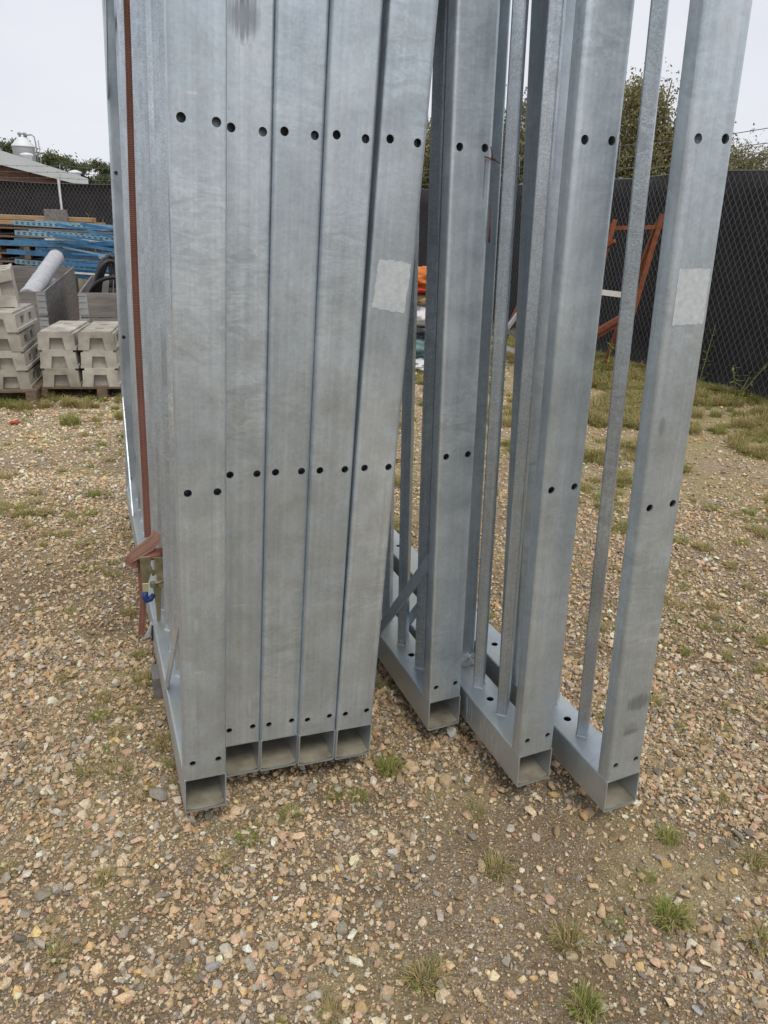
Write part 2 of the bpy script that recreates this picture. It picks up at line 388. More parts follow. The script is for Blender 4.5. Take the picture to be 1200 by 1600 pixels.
# ------------------------------------------------------------------ ground
def gh(x, y):
    n = math.hypot(x, y-2)
    a = 1/(1+(n/25)**2)
    return a*(.016*fb((x*.6, y*.6, 0))+.007*fb((x*3.1, y*3.1, 5))+ (.0035*fb((x*14, y*14, 9), 3) if n < 5 else 0))
def axis(c, near, step, far, g=1.12):
    v = [0]; s = step
    while v[-1] < far:
        v.append(v[-1]+s)
        if v[-1] > near: s *= g
    return np.array([c-q for q in v[:0:-1]]+[c+q for q in v])
ax = axis(0, 2.2, .03, 400, 1.10); ay = axis(2.4, 2.2, .03, 400, 1.10)
X, Y = np.meshgrid(ax, ay); nx, ny = len(ax), len(ay)
co = np.stack([X.ravel(), Y.ravel(), np.array([gh(a, b) for a, b in zip(X.ravel(), Y.ravel())])], 1)
idx = np.arange(nx*ny).reshape(ny, nx)
fc = np.stack([idx[:-1, :-1], idx[:-1, 1:], idx[1:, 1:], idx[1:, :-1]], -1).reshape(-1, 4)
me = bpy.data.meshes.new('ground'); me.from_pydata(co.tolist(), [], fc.tolist()); me.shade_smooth()
ground = struct(obj('ground', me, M['ground']))

# ------------------------------------------------------------------ galvanised fence panels
LEN, HT, A = 2.616, 2.80, .12
def rail_me(holes):
    bm = hollow(A, A, .004, .006, lambda a, b, c: (a, c, b), 0, LEN)
    cb = bmesh.new()
    for k in range(5): cyl(cb, (.06, .287+.483*k, .10), (.06, .287+.483*k, .14), .0125, 24)
    return smooth(cut(bm, cb) if holes else to_me(bm), 30)
def post_me(holes=True):
    bm = hollow(A, .05, .0055, .009, lambda a, b, c: (a, b, c), A, HT-A)
    cb = bmesh.new()
    for z in (.1745, .992, 1.8125, 2.62):
        for x in (.0245, .0965): cyl(cb, (x, -.01, z), (x, .02, z), .0100 if z > .5 else .0088, 24)
    return smooth(cut(bm, cb) if holes else to_me(bm), 30)
def mid_me():
    return smooth(to_me(hollow(A, A, .004, .009, lambda a, b, c: (a, b, c), A, HT-A)), 30)
def bar_me():
    bm = bmesh.new(); s = .035/math.sqrt(2)*1.0; q = .0025
    P = []
    for a in range(4):
        c, d = math.cos(a*PI/2), math.sin(a*PI/2)
        for e in (-1, 1): P.append((c*(s-q)-d*e*q, d*(s-q)+c*e*q))
    V0 = [bm.verts.new((x, y, A)) for x, y in P]; V1 = [bm.verts.new((x, y, HT-A)) for x, y in P]
    for k in range(8): bm.faces.new((V0[k], V0[(k+1) % 8], V1[(k+1) % 8], V1[k]))
    bm.faces.new(V0[::-1]); bm.faces.new(V1)
    # weld fillet round the foot
    rnd = random.Random(3); n = 24; rr = []
    for lev, (z, g) in enumerate(((A-.001, 1.15), (A+.003, 1.10), (A+.006, .99))):
        ring = []
        for k in range(n):
            t = 2*PI*k/n; rad = s/(abs(math.cos(t))+abs(math.sin(t)))
            j = 1+rnd.uniform(-.05, .06)*(lev < 2)
            ring.append(bm.verts.new((math.cos(t)*rad*g*j, math.sin(t)*rad*g*j, z+rnd.uniform(-.001, .001)*(lev == 1))))
        rr.append(ring)
    for Ar, Br in zip(rr, rr[1:]):
        for k in range(n): f = bm.faces.new((Ar[k], Ar[(k+1) % n], Br[(k+1) % n], Br[k])); f.material_index = 1; f.smooth = True
    me = to_me(bm, 'bar'); me.materials.append(M['galv_bar']); me.materials.append(M['zinc']); return me
def brace_me(x0):
    bm = bmesh.new(); P = ((.05, .600), (.05, .660), (.512, A), (.462, A))
    a = [bm.verts.new((x0, y, z)) for y, z in P]; b = [bm.verts.new((x0+.006, y, z)) for y, z in P]
    bm.faces.new(a); bm.faces.new(b[::-1])
    for k in range(4): bm.faces.new((a[k], b[k], b[(k+1) % 4], a[(k+1) % 4]))
    bmesh.ops.recalc_face_normals(bm, faces=bm.faces[:]); return to_me(bm, 'brace')
ME = dict(rail=rail_me(True), top=rail_me(False), post=post_me(), mid=mid_me(), bar=bar_me(), bl=brace_me(.0015), br=brace_me(A-.0075))
for k, m in (('rail', 'rail'), ('top', 'galv'), ('post', 'galv'), ('mid', 'galv'), ('bl', 'galv'), ('br', 'galv')):
    ME[k].materials.clear(); ME[k].materials.append(M[m])
bm = bmesh.new()
V = [[bm.verts.new((.0045+.111*a/8, .004+.9*b_/10, .0045+.002*abs(fb((a*.7, b_*.9, 3)))+(.006*(1-min(1, min(a, 8-a)/1.5))))) for a in range(9)] for b_ in range(11)]
for b_ in range(10):
    for a in range(8): bm.faces.new((V[b_][a], V[b_][a+1], V[b_+1][a+1], V[b_+1][a])).smooth = True
ME['dust'] = to_me(bm, 'dust_layer'); ME['dust'].materials.append(simple('silt', (.33, .31, .25), (.16, .14, .105), 14, .8))
BARS = [.2065+.165*k for k in range(15) if .2065+.165*k < 2.5]
PANELS = [  # x, y, lean, yaw, kind, label
 (-.5470, 1.6388, .0460, 'braced', 'foremost galvanised fence panel, beside the red-brown strap'),
 (-.4745, 1.7880, .0455, 'braced', 'galvanised panel tucked right behind the foremost one in the packed row'),
 (-.3595, 1.8235, .0455, 'braced', 'galvanised panel in the middle of the packed row of five'),
 (-.2440, 1.8535, .0465, 'braced', 'galvanised panel just left of the packed one with torn sticker remains'),
 (-.1285, 1.8890, .0518, 'braced', 'galvanised panel with torn sticker remains, at the open end of the packed row'),
 (.1811, 2.0581, -.0285, 'braced', 'leaning galvanised panel with rusty wire twisted through its post hole'),
 (.4475, 1.8017, -.0369, 'open', 'galvanised panel between the rusty wire panel and the rightmost panel'),
 (.6943, 1.7078, -.0616, 'open', 'rightmost galvanised panel, pale square sticker on its post')]
YAW = R(-22.46)
panel_obj = []; PM = []
for i, (x, y, lean, kind, label) in enumerate(PANELS):
    t = thing('fence_panel', label, 'fence panel', group='galvanised steel fence panels standing on bearers')
    s = Vector((math.cos(YAW), -math.sin(YAW), 0)); d = Vector((math.sin(YAW), math.cos(YAW), 0)); u = Vector((0, 0, 1))
    s2 = s*math.cos(lean)-u*math.sin(lean); u2 = s*math.sin(lean)+u*math.cos(lean)
    mat = Matrix((s2, d, u2)).transposed().to_4x4(); mat.translation = (x, y, .1 if lean > 0 else .0955)
    t.matrix_world = mat; panel_obj.append(t); PM.append(mat)
    obj('bottom_rail', ME['rail'], None, t)
    o = obj('top_rail', ME['top'], None, t); o.location = (0, 0, HT-A)
    obj('dust_layer', ME['dust'], None, t)
    if i == 6:
        rb = bmesh.new(); rn = random.Random(4)
        for k in range(26):
            y0 = rn.uniform(.12, .36); z1 = rn.uniform(.06, .112); z0 = z1-rn.uniform(.02, .07); wv_ = rn.uniform(.0006, .002)
            box(rb, -.0006, -.0001, y0, y0+wv_, max(z0, .006), z1)
        stuff(obj('zinc_run', rb, M['zinc'], t))
    ep = obj('end_post', ME['post'].copy() if i in (0, 1, 7) else ME['post'], None, t)
    if i in (0, 1, 7): ep.data.materials[0] = M[{0: 'galv_scuffed', 1: 'galv_sooty', 7: 'galv_smear'}[i]]
    obj('end_post', ME['post'], None, t, (0, LEN-.05, 0))
    skip = -1
    if kind == 'open':
        obj('middle_post', ME['mid'], None, t, (0, .515, 0)); obj('middle_post', ME['mid'], None, t, (0, 1.95, 0))
        zb = bmesh.new()                                           # zinc froth at the middle post's foot
        bmesh.ops.create_icosphere(zb, subdivisions=3, radius=1)
        for v in zb.verts:
            c = v.co; v.co = Vector((c.x*.042, c.y*.022, max(c.z, -.2)*.036))*(1+.5*fb(c*5, 4))
        if i == 6: obj('zinc_blob', zb, M['zinc'], t, (.088, .510, A+.003))
        else: zb.free()
    for k, yb in enumerate(BARS):
        if kind == 'open' and 2 <= k < 11: continue
        obj('bar', ME['bar'], None, t, (.0615, yb, 0))
    if kind == 'braced':
        for far in (0, 1):
            for top in (0, 1):
                for side in ('bl', 'br'):
                    o = obj('brace', ME[side], None, t)
                    o.matrix_basis = Matrix.Translation((0, LEN*far, HT*top)) @ Matrix.Diagonal((1, -1 if far else 1, -1 if top else 1, 1))
def ragged(pts, seed, jit=.0016, n=14, th=.0005):
    rnd = random.Random(seed); bm = bmesh.new(); P = []
    for (a, b), (c, d) in zip(pts, pts[1:]+pts[:1]):
        for k in range(n):
            f = k/n; big = (rnd.random() < .18)*rnd.uniform(.002, .006)
            P.append((a+(c-a)*f+rnd.uniform(-jit, jit), b+(d-b)*f+rnd.uniform(-jit, jit)-big*(1 if b > 1.5 else -1)*.5))
    f = bm.faces.new([bm.verts.new((x, -.0002, z)) for x, z in P])
    g = bmesh.ops.extrude_face_region(bm, geom=[f])
    for v in [q for q in g['geom'] if isinstance(q, bmesh.types.BMVert)]: v.co.y -= th
    bmesh.ops.recalc_face_normals(bm, faces=bm.faces[:]); return bm
obj('sticker_residue', ragged([(.0190, 1.541), (.060, 1.540), (.1085, 1.537), (.1015, 1.4135), (.0100, 1.421)], 2, .0022), M['sticker'], panel_obj[4])
obj('sticker_residue', ragged([(.0194, 1.5586), (.1077, 1.5557), (.1085, 1.4346), (.0187, 1.4371)], 5, .0007), M['sticker'], panel_obj[7])
bm = bmesh.new()                                                   # rust run under the wired hole
P = [(.0985, 1.787), (.1015, 1.787), (.1012, 1.76), (.1004, 1.73), (.0998, 1.690), (.0985, 1.690), (.0983, 1.73), (.0984, 1.76)]
bm.faces.new([bm.verts.new((a, -.0003, b)) for a, b in P]); bmesh.ops.solidify(bm, geom=bm.faces[:], thickness=.0003)
obj('rust_run', bm, M['ruststain'], panel_obj[5])
# rusty tie wire through that hole
bm = bmesh.new()
W = PM[5]
def pw(pts): return [W @ Vector(q) for q in pts]
pipe(bm, pw([(.096, .015, 1.794), (.098, -.004, 1.792), (.106, -.010, 1.789), (.115, -.012, 1.785), (.122, -.006, 1.787), (.135, .004, 1.783), (.150, .010, 1.779)]), .0016, 6)
pipe(bm, pw([(.113, -.012, 1.786), (.109, -.016, 1.798), (.103, -.018, 1.815)]), .0014, 6)
pipe(bm, pw([(.112, -.010, 1.784), (.116, -.015, 1.788), (.120, -.010, 1.783), (.124, -.007, 1.787)]), .0018, 6)
tag(obj('tie_wire', bm, M['rust']), 'rusty wire twisted through the upper hole of a panel post', 'wire')
bm = bmesh.new()
pipe(bm, pw([(.1225, -.001, 1.68), (.1232, -.002, 1.63), (.1235, -.003, 1.585)]), [.0008, .0018, .0032], 6)
tag(obj('wire_end', bm, M['rust']), 'short dark red wire end hanging at the edge of the wired post', 'wire')

# bearers under the rails
def bearer(dd, label, x0):
    o = Vector((-.547, 1.6388, 0)); s = Vector((math.cos(YAW), -math.sin(YAW), 0)); d = Vector((math.sin(YAW), math.cos(YAW), 0))
    t = thing('bearer', label, 'bearer', o+d*dd, (0, 0, -YAW), group='bearers under the fence panels')
    obj('beam', bbox(x0, 1.42, -.05, .05, -.03, .0945, .004), M['wood_grey'], t)
    return t
bearer(.78, 'grey bearer beam under the panels, its end showing below the strap', -.024)
bearer(2.15, 'grey bearer beam under the far ends of the panels', .02)

# ------------------------------------------------------------------ lashing strap with ratchet
st = thing('lashing_strap', 'red-brown lashing strap with a ratchet, hanging down the foremost panel', 'strap')
W = PM[0]
def q1(s, d, u): return W @ Vector((s, d, u))
def wd(a): return (W.to_3x3() @ Vector((math.cos(a), math.sin(a), 0)))
bm = bmesh.new(); n = 26
ribbon(bm, [q1(-.006+.004*math.sin(k*.3), 1.0, HT+.004+(.455-HT)*k/n) for k in range(n+1)], [wd(.95-.75*k/n) for k in range(n+1)], .026)
obj('webbing', bm, M['web'], st)
bm = bmesh.new()                                                   # over the top of the row of panels
ribbon(bm, [q1(-.006, 1.0, HT+.003), q1(.06, 1.0, HT+.012), q1(.14, 1.0, HT+.012), q1(.62, 1.0, HT-.002)], [wd(PI/2)]*4, .026)
obj('webbing', bm, M['web'], st)
def flat(v): return W.to_3x3() @ Vector(v)
bm = bmesh.new()                                                   # pale double turn lying over the knot
ribbon(bm, [q1(-.088, .975, .368), q1(-.070, .955, .395), q1(-.040, .945, .424), q1(-.005, .943, .448), q1(.022, .950, .470), q1(.030, .975, .488)],
       [flat((.5, 0, -.8)), flat((.5, 0, -.85)), flat((.45, 0, -.85)), flat((.5, 0, -.8)), flat((.7, 0, -.7)), flat((.8, .2, -.5))], [.02, .036, .048, .052, .05, .034])
obj('webbing_turn', bm, M['web_pale'], st)
bm = bmesh.new()
ribbon(bm, [q1(-.055, .965, .395), q1(-.02, .952, .402), q1(.015, .950, .408), q1(.05, .956, .412), q1(.066, .975, .412)],
       [flat((.2, 0, -1)), flat((.05, 0, -1)), flat((-.05, 0, -1)), flat((-.2, 0, -1)), flat((-.2, .2, -1))], [.022, .036, .046, .040, .02])
obj('webbing_turn', bm, M['web'], st)
bm = bmesh.new()
ribbon(bm, [q1(-.082, .965, .388), q1(-.066, .960, .378), q1(-.048, .962, .37), q1(-.036, .975, .372)], [flat((0, 0, 1))]*4, [.03, .042, .046, .03])
obj('webbing_turn', bm, M['web'], st)
bm = bmesh.new()
ribbon(bm, [q1(-.030, .995, .40), q1(-.034, .99, .30), q1(-.031, .985, .20), q1(-.036, .985, .12), q1(-.044, .98, .045)], [wd(.25), wd(.2), wd(.3), wd(.2), wd(.35)], [.024, .025, .025, .026, .025])
obj('webbing_tail', bm, M['web'], st)
bm = bmesh.new()
ribbon(bm, [q1(.022, .945, .06), q1(.020, .945, .02), q1(.010, .93, -.03), q1(-.004, .90, -.07), q1(-.008, .88, -.05), q1(.0, .87, -.012)], [wd(.5), wd(.8), wd(1.0), wd(1.2), wd(1.5), wd(1.5)], [.014, .016, .018, .02, .022, .022])
obj('webbing', bm, M['web_khaki'], st)
# ratchet: two side plates, spool with wound webbing, bolt, lever, handle with blue grip
def plate(name, P, d0, d1, m, par):
    bm = bmesh.new(); a = [bm.verts.new(q1(x, d0, z)) for x, z in P]; c = [bm.verts.new(q1(x, d1, z)) for x, z in P]; k = len(P)
    bm.faces.new(a); bm.faces.new(c[::-1])
    for h in range(k): bm.faces.new((a[h], c[h], c[(h+1) % k], a[(h+1) % k]))
    bmesh.ops.recalc_face_normals(bm, faces=bm.faces[:]); bmesh.ops.bevel(bm, geom=bm.edges[:], offset=.0008, segments=1, affect='EDGES')
    return obj(name, bm, m, par)
rt = plate('ratchet', [(-.040, .405), (.004, .405), (.000, .372), (.006, .350), (-.004, .318), (-.012, .292), (-.034, .292)], .938, .942, M['brass'], st)
plate('side_plate', [(.014, .402), (.043, .400), (.046, .345), (.040, .318), (.049, .300), (.044, .270), (.028, .272), (.020, .318), (.012, .350)], .930, .934, M['brass'], rt)
plate('cross_plate', [(.000, .345), (.020, .345), (.016, .318), (.004, .318)], .944, .948, M['brass'], rt)
bm = bmesh.new(); cyl(bm, q1(-.034, .962, .395), q1(.040, .955, .397), .017, 14); obj('spool', bm, M['web'], rt)
bm = bmesh.new(); cyl(bm, q1(.004, .926, .285), q1(.006, .945, .286), .0115, 14); cyl(bm, q1(.004, .920, .285), q1(.004, .926, .285), .007, 8)
cyl(bm, q1(.004, .938, .287), q1(.046, .932, .297), .0065, 10); obj('bolt', bm, M['brass'], rt)
plate('lever', [(.004, .284), (.038, .284), (.032, .18), (.026, .02), (.019, .02), (.014, .18)], .936, .941, M['lever'], rt)
plate('handle', [(-.034, .294), (-.012, .294), (-.013, .252), (-.033, .252)], .932, .937, M['brass_pale'], rt)
bm = bmesh.new(); pipe(bm, [q1(-.024, .935, .258), q1(-.026, .934, .236), q1(-.020, .932, .222), q1(-.006, .934, .224), q1(.008, .942, .240)], [.011, .0135, .014, .012, .009], 10); obj('grip', bm, M['blue_grip'], rt)
bm = bmesh.new(); ribbon(bm, [q1(-.002, .95, .115), q1(-.010, .945, .085), q1(-.022, .945, .055), q1(-.034, .945, .04)], [wd(.2), wd(.6), wd(.3), wd(.7)], [.01, .02, .024, .012])
obj('cloth_label', bm, M['rag'], st)
bm = bmesh.new(); ribbon(bm, [q1(-.002, .943, .10), q1(-.004, .942, .06), q1(-.003, .942, .03)], [wd(.4)]*3, [.006, .008, .005])
obj('cloth_label', bm, M['darkblue'], st)

# ------------------------------------------------------------------ concrete blocks, pallets
def block_me(Wd=.35, L=.78, H=.175):
    bm = bmesh.new(); h = Wd/2; tp = h-.014
    P = [(-h, 0), (-.078, 0), (-.078, .012), (.078, .012), (.078, 0), (h, 0), (h, .022), (h-.006, .028), (tp+.004, H-.03), (tp-.03, H-.03), (tp-.03, H), (-tp+.03, H), (-tp+.03, H-.03), (-tp-.004, H-.03), (-h+.006, .028), (-h, .022)]
    P = [(-h, 0), (h, 0), (h, .026), (h-.008, .034), (tp, H-.022), (tp-.022, H-.022), (tp-.022, H), (-tp+.022, H), (-tp+.022, H-.022), (-tp, H-.022), (-h+.008, .034), (-h, .026)]
    a = [bm.verts.new((x, 0, z)) for x, z in P]; b = [bm.verts.new((x, L, z)) for x, z in P]
    bm.faces.new(a[::-1]); bm.faces.new(b)
    for k in range(len(P)): bm.faces.new((a[k], a[(k+1) % len(P)], b[(k+1) % len(P)], b[k]))
    bmesh.ops.recalc_face_normals(bm, faces=bm.faces[:])
    cb = bmesh.new()
    for y0, y1 in ((-.02, .05), (L-.05, L+.02)):                   # trapezoid notch in each end
        Q = ((-.078, -.02), (.078, -.02), (.058, .115), (-.058, .115))
        va = [cb.verts.new((x, y0, z)) for x, z in Q]; vb = [cb.verts.new((x, y1, z)) for x, z in Q]
        cb.faces.new(va); cb.faces.new(vb[::-1])
        for k in range(4): cb.faces.new((va[k], va[(k+1) % 4], vb[(k+1) % 4], vb[k]))
    for yy in (.24, L-.24):                                        # sockets in the top, pockets in the sides
        box(cb, -.04, .04, yy-.03, yy+.03, H-.04, H+.02)
        for sx in (-1, 1): box(cb, *sorted((sx*(h-.055), sx*(h+.02))), yy-.06, yy+.06, .045, .12)
    me = cut(bm, cb); return me
bme = block_me()
bme2 = bme.copy()
bme.materials.clear(); bme.materials.append(M['concrete']); bme2.materials.clear(); bme2.materials.append(M['concrete_d'])
def pallet(loc, rz, Wd, L, H, label):
    t = thing('pallet', label, 'pallet', loc, (0, 0, rz), 'old wooden pallets')
    n = 7
    for k in range(n): obj('deck_board', bbox(0, Wd, k*L/n+.012, (k+1)*L/n-.012, H-.022, H, .002), M['wood_dark'], t)
    for sx in (0, .5, 1):
        obj('runner', bbox(sx*(Wd-.1), sx*(Wd-.1)+.1, 0, L, 0, .022, .002), M['wood_dark'], t)
        for sy in (0, .5, 1): obj('spacer_block', bbox(sx*(Wd-.1)+.003, sx*(Wd-.1)+.097, sy*(L-.14), sy*(L-.14)+.14, .0225, H-.0225, .003), M['wood_dark'], t)
    return t
yb = R(11)
def loc2(o, yaw, a, b, z=0): return Vector((o[0]+a*math.cos(yaw)-b*math.sin(yaw), o[1]+a*math.sin(yaw)+b*math.cos(yaw), z))
O1 = (-3.35, 6.96)
pallet(loc2(O1, yb, -.06, -.03), yb, 1.2, .9, .13, 'dark wooden pallet under the two columns of concrete blocks')
names = ['bottom', 'middle', 'top']
for cI, cn in enumerate(('left column nearer the crate roll', 'column next to the metal panels')):
    for k in range(3):
        o = obj('concrete_block', bme if (k+cI) % 3 else bme2, None, None, loc2(O1, yb, .175+cI*.362+random.uniform(-.008, .008), random.uniform(-.012, .012), .13+k*.1755), (0, 0, yb+R(random.uniform(-1, 1))))
        tag(o, ('%s concrete block of the %s' % (names[k], cn)), 'concrete block', 'cast concrete fence blocks')
O2 = (-3.36, 6.74); y2 = R(14)
pallet(loc2(O2, y2, -1.15, -.06), y2, 1.2, .95, .15, 'dark wooden pallet under the tall stack of concrete blocks')
nm4 = ['lowest', 'second lowest', 'third', 'highest']
for k in range(4):
    o = obj('concrete_block', bme2 if k in (0, 2) else bme, None, None, loc2(O2, y2, -.175-.012*k, -.01*k+.02, .15+k*.1755), (0, 0, y2+R(random.uniform(-1.5, 1.5))))
    tag(o, '%s concrete block lying in the tall stack at the left edge' % nm4[k], 'concrete block', 'cast concrete fence blocks')
zt = .15+4*.1755
for k, (sx, dd, ln, wn) in enumerate(((.12, .34, -4, 'nearest the crate'), (.28, .2, -6, 'in the middle of three'), (.45, .08, -3, 'at the edge of the picture'))):
    o = obj('concrete_block', bme, None)
    o.matrix_world = Matrix.Translation(loc2(O2, y2, -sx, dd, zt+.176)) @ Matrix.Rotation(R(25), 4, 'Z') @ Matrix.Rotation(R(-90+ln), 4, 'Y') @ Matrix.Translation((0, 0, -.02))
    tag(o, 'concrete block set on its side on the tall stack, %s' % wn, 'concrete block', 'cast concrete fence blocks')

# ------------------------------------------------------------------ wooden crates with rolls and hose
def crate(loc, rz, Wd, L, zt, nb, label):
    t = thing('wooden_crate', label, 'crate', loc, (0, 0, rz), 'grey wooden collar crates')
    hb = (zt-.02)/nb; th = .022
    for k in range(nb):
        z0, z1 = .02+k*hb, .02+(k+1)*hb-.006
        obj('side_board', bbox(0, th, 0, L, z0, z1, .002), M['wood_grey'], t); obj('side_board', bbox(Wd-th, Wd, 0, L, z0, z1, .002), M['wood_grey'], t)
        obj('end_board', bbox(th, Wd-th, 0, th, z0, z1, .002), M['wood_greyh'], t); obj('end_board', bbox(th, Wd-th, L-th, L, z0, z1, .002), M['wood_greyh'], t)
        for cx, cy, sx, sy in ((0, 0, 1, 1), (Wd, 0, -1, 1)):
            bm = bmesh.new()
            box(bm, *sorted((cx, cx+sx*.09)), cy-.004, cy-.0005, z0+.01, z1-.01)
            box(bm, *sorted((cx-sx*.004, cx-sx*.0005)), cy-.004, cy+.07, z0+.01, z1-.01)
            for q in range(4): zz = z0+.03+q*(hb-.07)/3; box(bm, *sorted((cx-sx*.008, cx+sx*.08)), cy-.011, cy-.0045, zz, zz+.014)
            obj('hinge_plate', bm, M['post'], t)
    obj('floor', bbox(th, Wd-th, th, L-th, .0, .05), M['wood_dark'], t)
    return t
cy = R(18.2)
crate(loc2((-3.98, 8.6), cy, -1.0, 0), cy, 1.0, 4.4, .86, 3, 'long grey wooden crate holding a pale roll of felt')
crate((-3.60, 8.62, 0), cy, 1.0, 2.6, .86, 3, 'grey wooden crate with black hose looping out of it')
def roll(a, b, rad, label, name='felt_roll'):
    a = Vector(a); b = Vector(b); d = (b-a).normalized(); s = d.cross(Vector((0, 0, 1))).normalized(); u = s.cross(d)
    bm = bmesh.new(); n = 28; L = 22; rings = []
    for i in range(L+1):
        P = a+(b-a)*i/L
        rings.append([bm.verts.new(P+(s*math.cos(t)+u*math.sin(t))*rad*(1+.05*fb((i*.5, math.cos(t)*1.5, math.sin(t)*1.5+rad))+.018*math.sin(i*2.4))) for t in [2*PI*k/n for k in range(n)]])
    for Ar, Br in zip(rings, rings[1:]):
        for k in range(n): bm.faces.new((Ar[k], Ar[(k+1) % n], Br[(k+1) % n], Br[k])).smooth = True
    for ring, P, sg in ((rings[0], a, 1), (rings[-1], b, -1)):     # rolled end: stepped spiral layers
        prev = ring
        for q, (f, dep) in enumerate(((.82, 0.0), (.78, .02), (.5, .02), (.46, .0), (.2, 0.), (.15, .05))):
            nr = [bm.verts.new(P+(v.co-P)*f/((1, .82, .78, .5, .46, .2)[q])*((1, .82, .78, .5, .46, .2)[q]) +d*sg*dep) for v in ring]
            for k in range(n): bm.faces.new((prev[k], prev[(k+1) % n], nr[(k+1) % n], nr[k]))
            prev = nr
        bm.faces.new(prev)
    bmesh.ops.recalc_face_normals(bm, faces=bm.faces[:])
    return tag(obj(name, bm, M['felt']), label, 'fabric roll', 'grey felt rolls in the crate')
roll((-4.34, 8.95, .74), (-4.83, 10.95, 1.10), .105, 'pale grey felt roll sticking up out of the long crate')
roll((-4.22, 8.8, .62), (-4.95, 11.0, .70), .11, 'pale grey felt roll lying low in the long crate')
roll((-4.55, 8.8, .45), (-5.30, 11.1, .55), .16, 'thick felt roll at the bottom of the long crate')
hs = thing('hose_coil', 'black rubber hose in upright loops sticking out of the crate', 'hose')
for k, (cx, cyy, cz, rx, rz_, ang) in enumerate(((-3.55, 9.25, .86, .09, .34, 20), (-3.52, 9.3, .85, .11, .38, 35), (-3.48, 9.2, .86, .13, .32, 10), (-3.40, 9.15, .74, .30, .26, -10), (-3.50, 9.45, .80, .16, .42, 25))):
    bm = bmesh.new(); pts = []
    for q in range(33):
        t = 2*PI*q/32; v = Vector((rx*math.cos(t)+.12*math.sin(t)*.5, .05*math.sin(2*t), rz_*math.sin(t)-.10))
        pts.append(Matrix.Rotation(R(ang), 3, 'Z') @ v+Vector((cx, cyy, cz+.1)))
    pipe(bm, pts, .024, 8); obj('hose_loop', bm, M['black'], hs)

# ------------------------------------------------------------------ blue rack frames, timber
def rack_frame(loc, rz, L, Wd, ry, label, pale):
    t = thing('storage_rack', label, 'rack frame', loc, (0, ry, rz), 'blue pallet rack frames lying in a pile')
    for yy in (0, Wd):
        bm = bmesh.new(); c = .05; th = .004
        box(bm, 0, L, yy, yy+c, .076, .08); box(bm, 0, L, yy, yy+th, 0, .0755); box(bm, 0, L, yy+c-th, yy+c, 0, .0755)
        me = to_me(bm); q = bmesh.new(); q.from_mesh(me)
        post = obj('upright', q, M['blue_l'] if pale else M['blue'], t)
        if not pale: continue
        hb = bmesh.new()
        for k in range(int(L/.1)):
            for zz in (.018, .045): box(hb, .04+k*.1, .085+k*.1, yy-.0015, yy-.0003, zz, zz+.016)
        stuff(obj('slots', hb, M['black'], post))
    n = 7
    for k in range(n):
        x0 = .1+k*(L-.2)/n; x1 = .1+(k+1)*(L-.2)/n
        bm = bmesh.new(); beam(bm, (x0, .09, .03), (x1, Wd, .03), .032, .032) if k % 2 else beam(bm, (x1, .09, .03), (x0, Wd, .03), .032, .032)
        obj('brace', bm, M['blue'], t)
    return t
rl = ['on top of the pile', 'second from the top of the pile', 'in the upper middle of the pile', 'in the lower middle of the pile', 'second from the ground', 'lowest in the pile']
for k in range(6):
    rack_frame((-6.95+.16*math.sin(k*2.1)-.12*(k > 2), 13.9+.25*math.cos(k*1.7)-(k > 3)*.15, 1.47-k*.165-.02), R(4+9*math.sin(k*1.3)), 3.6, 1.05, R(1.5+1.0*math.sin(k*2.2)), 'blue rack frame %s behind the crates' % rl[k], k in (0, 1, 4))
# loose blue beams fanned across the pile
for k, (a, b) in enumerate((((-5.55, 13.75, 1.52), (-4.1, 13.9, 1.30)), ((-5.95, 13.7, 1.50), (-4.2, 13.65, 1.18)), ((-6.0, 13.6, 1.24), (-4.3, 13.55, 1.02)), ((-5.2, 13.5, .98), (-4.25, 14.2, 1.22)), ((-6.1, 13.55, .86), (-4.3, 13.6, .80)), ((-5.9, 13.5, .70), (-4.3, 13.5, .62)))):
    bm = bmesh.new(); beam(bm, a, b, .06 if k != 3 else .09, .05)
    tag(obj('rack_beam', bm, M['blue_l'] if k in (3,) else M['blue']), ['thin blue beam lying across the top right of the rack pile', 'long blue beam sloping across the top of the rack pile', 'blue beam across the middle of the rack pile', 'pale blue beam pointing away at the right of the rack pile', 'blue beam low on the front of the rack pile', 'lowest blue beam at the front of the rack pile'][k], 'beam', 'loose blue rack beams')
PCOL = ['blue', 'blue', 'white_board', 'blue', 'blue_l', 'blue', 'wire', 'blue', 'blue', 'blue_l', 'blue', 'white_board', 'blue', 'blue', 'wire', 'blue']
CN = {'blue': 'blue', 'blue_l': 'pale blue', 'white_board': 'whitish', 'wire': 'grey'}
WH = ['lowest in the rack pile', 'just above the lowest one', 'near the bottom of the rack pile', 'over the whitish bottom strut', 'a third of the way up the pile', 'under the lower grey strut', 'below the middle of the rack pile', 'resting on the lower grey strut', 'at mid height of the rack pile', 'just above mid height of the pile', 'under the upper whitish strut', 'above the middle of the rack pile', 'resting on the upper whitish strut', 'under the upper grey strut', 'near the top of the rack pile', 'highest in the rack pile']
STRUT = ['thin %s strut %s' % (CN[c], w_) for c, w_ in zip(PCOL, WH)]
for k in range(16):
    z = .60+.9*k/16; x0 = random.uniform(-6.2, -5.3); y0 = random.uniform(13.35, 13.75); x1 = random.uniform(-4.4, -3.9)
    bm = bmesh.new(); beam(bm, (x0, y0, z+random.uniform(0, .03)), (x1, y0+random.uniform(-.2, .4), z+random.uniform(-.24, .08)), .028, .03)
    tag(obj('rack_beam', bm, M[PCOL[k]]), STRUT[k], 'beam', 'thin struts in the rack pile')
t = thing('bearer', 'dark timber bearers under the pile of blue rack frames', 'bearer', (-6.4, 13.6, 0))
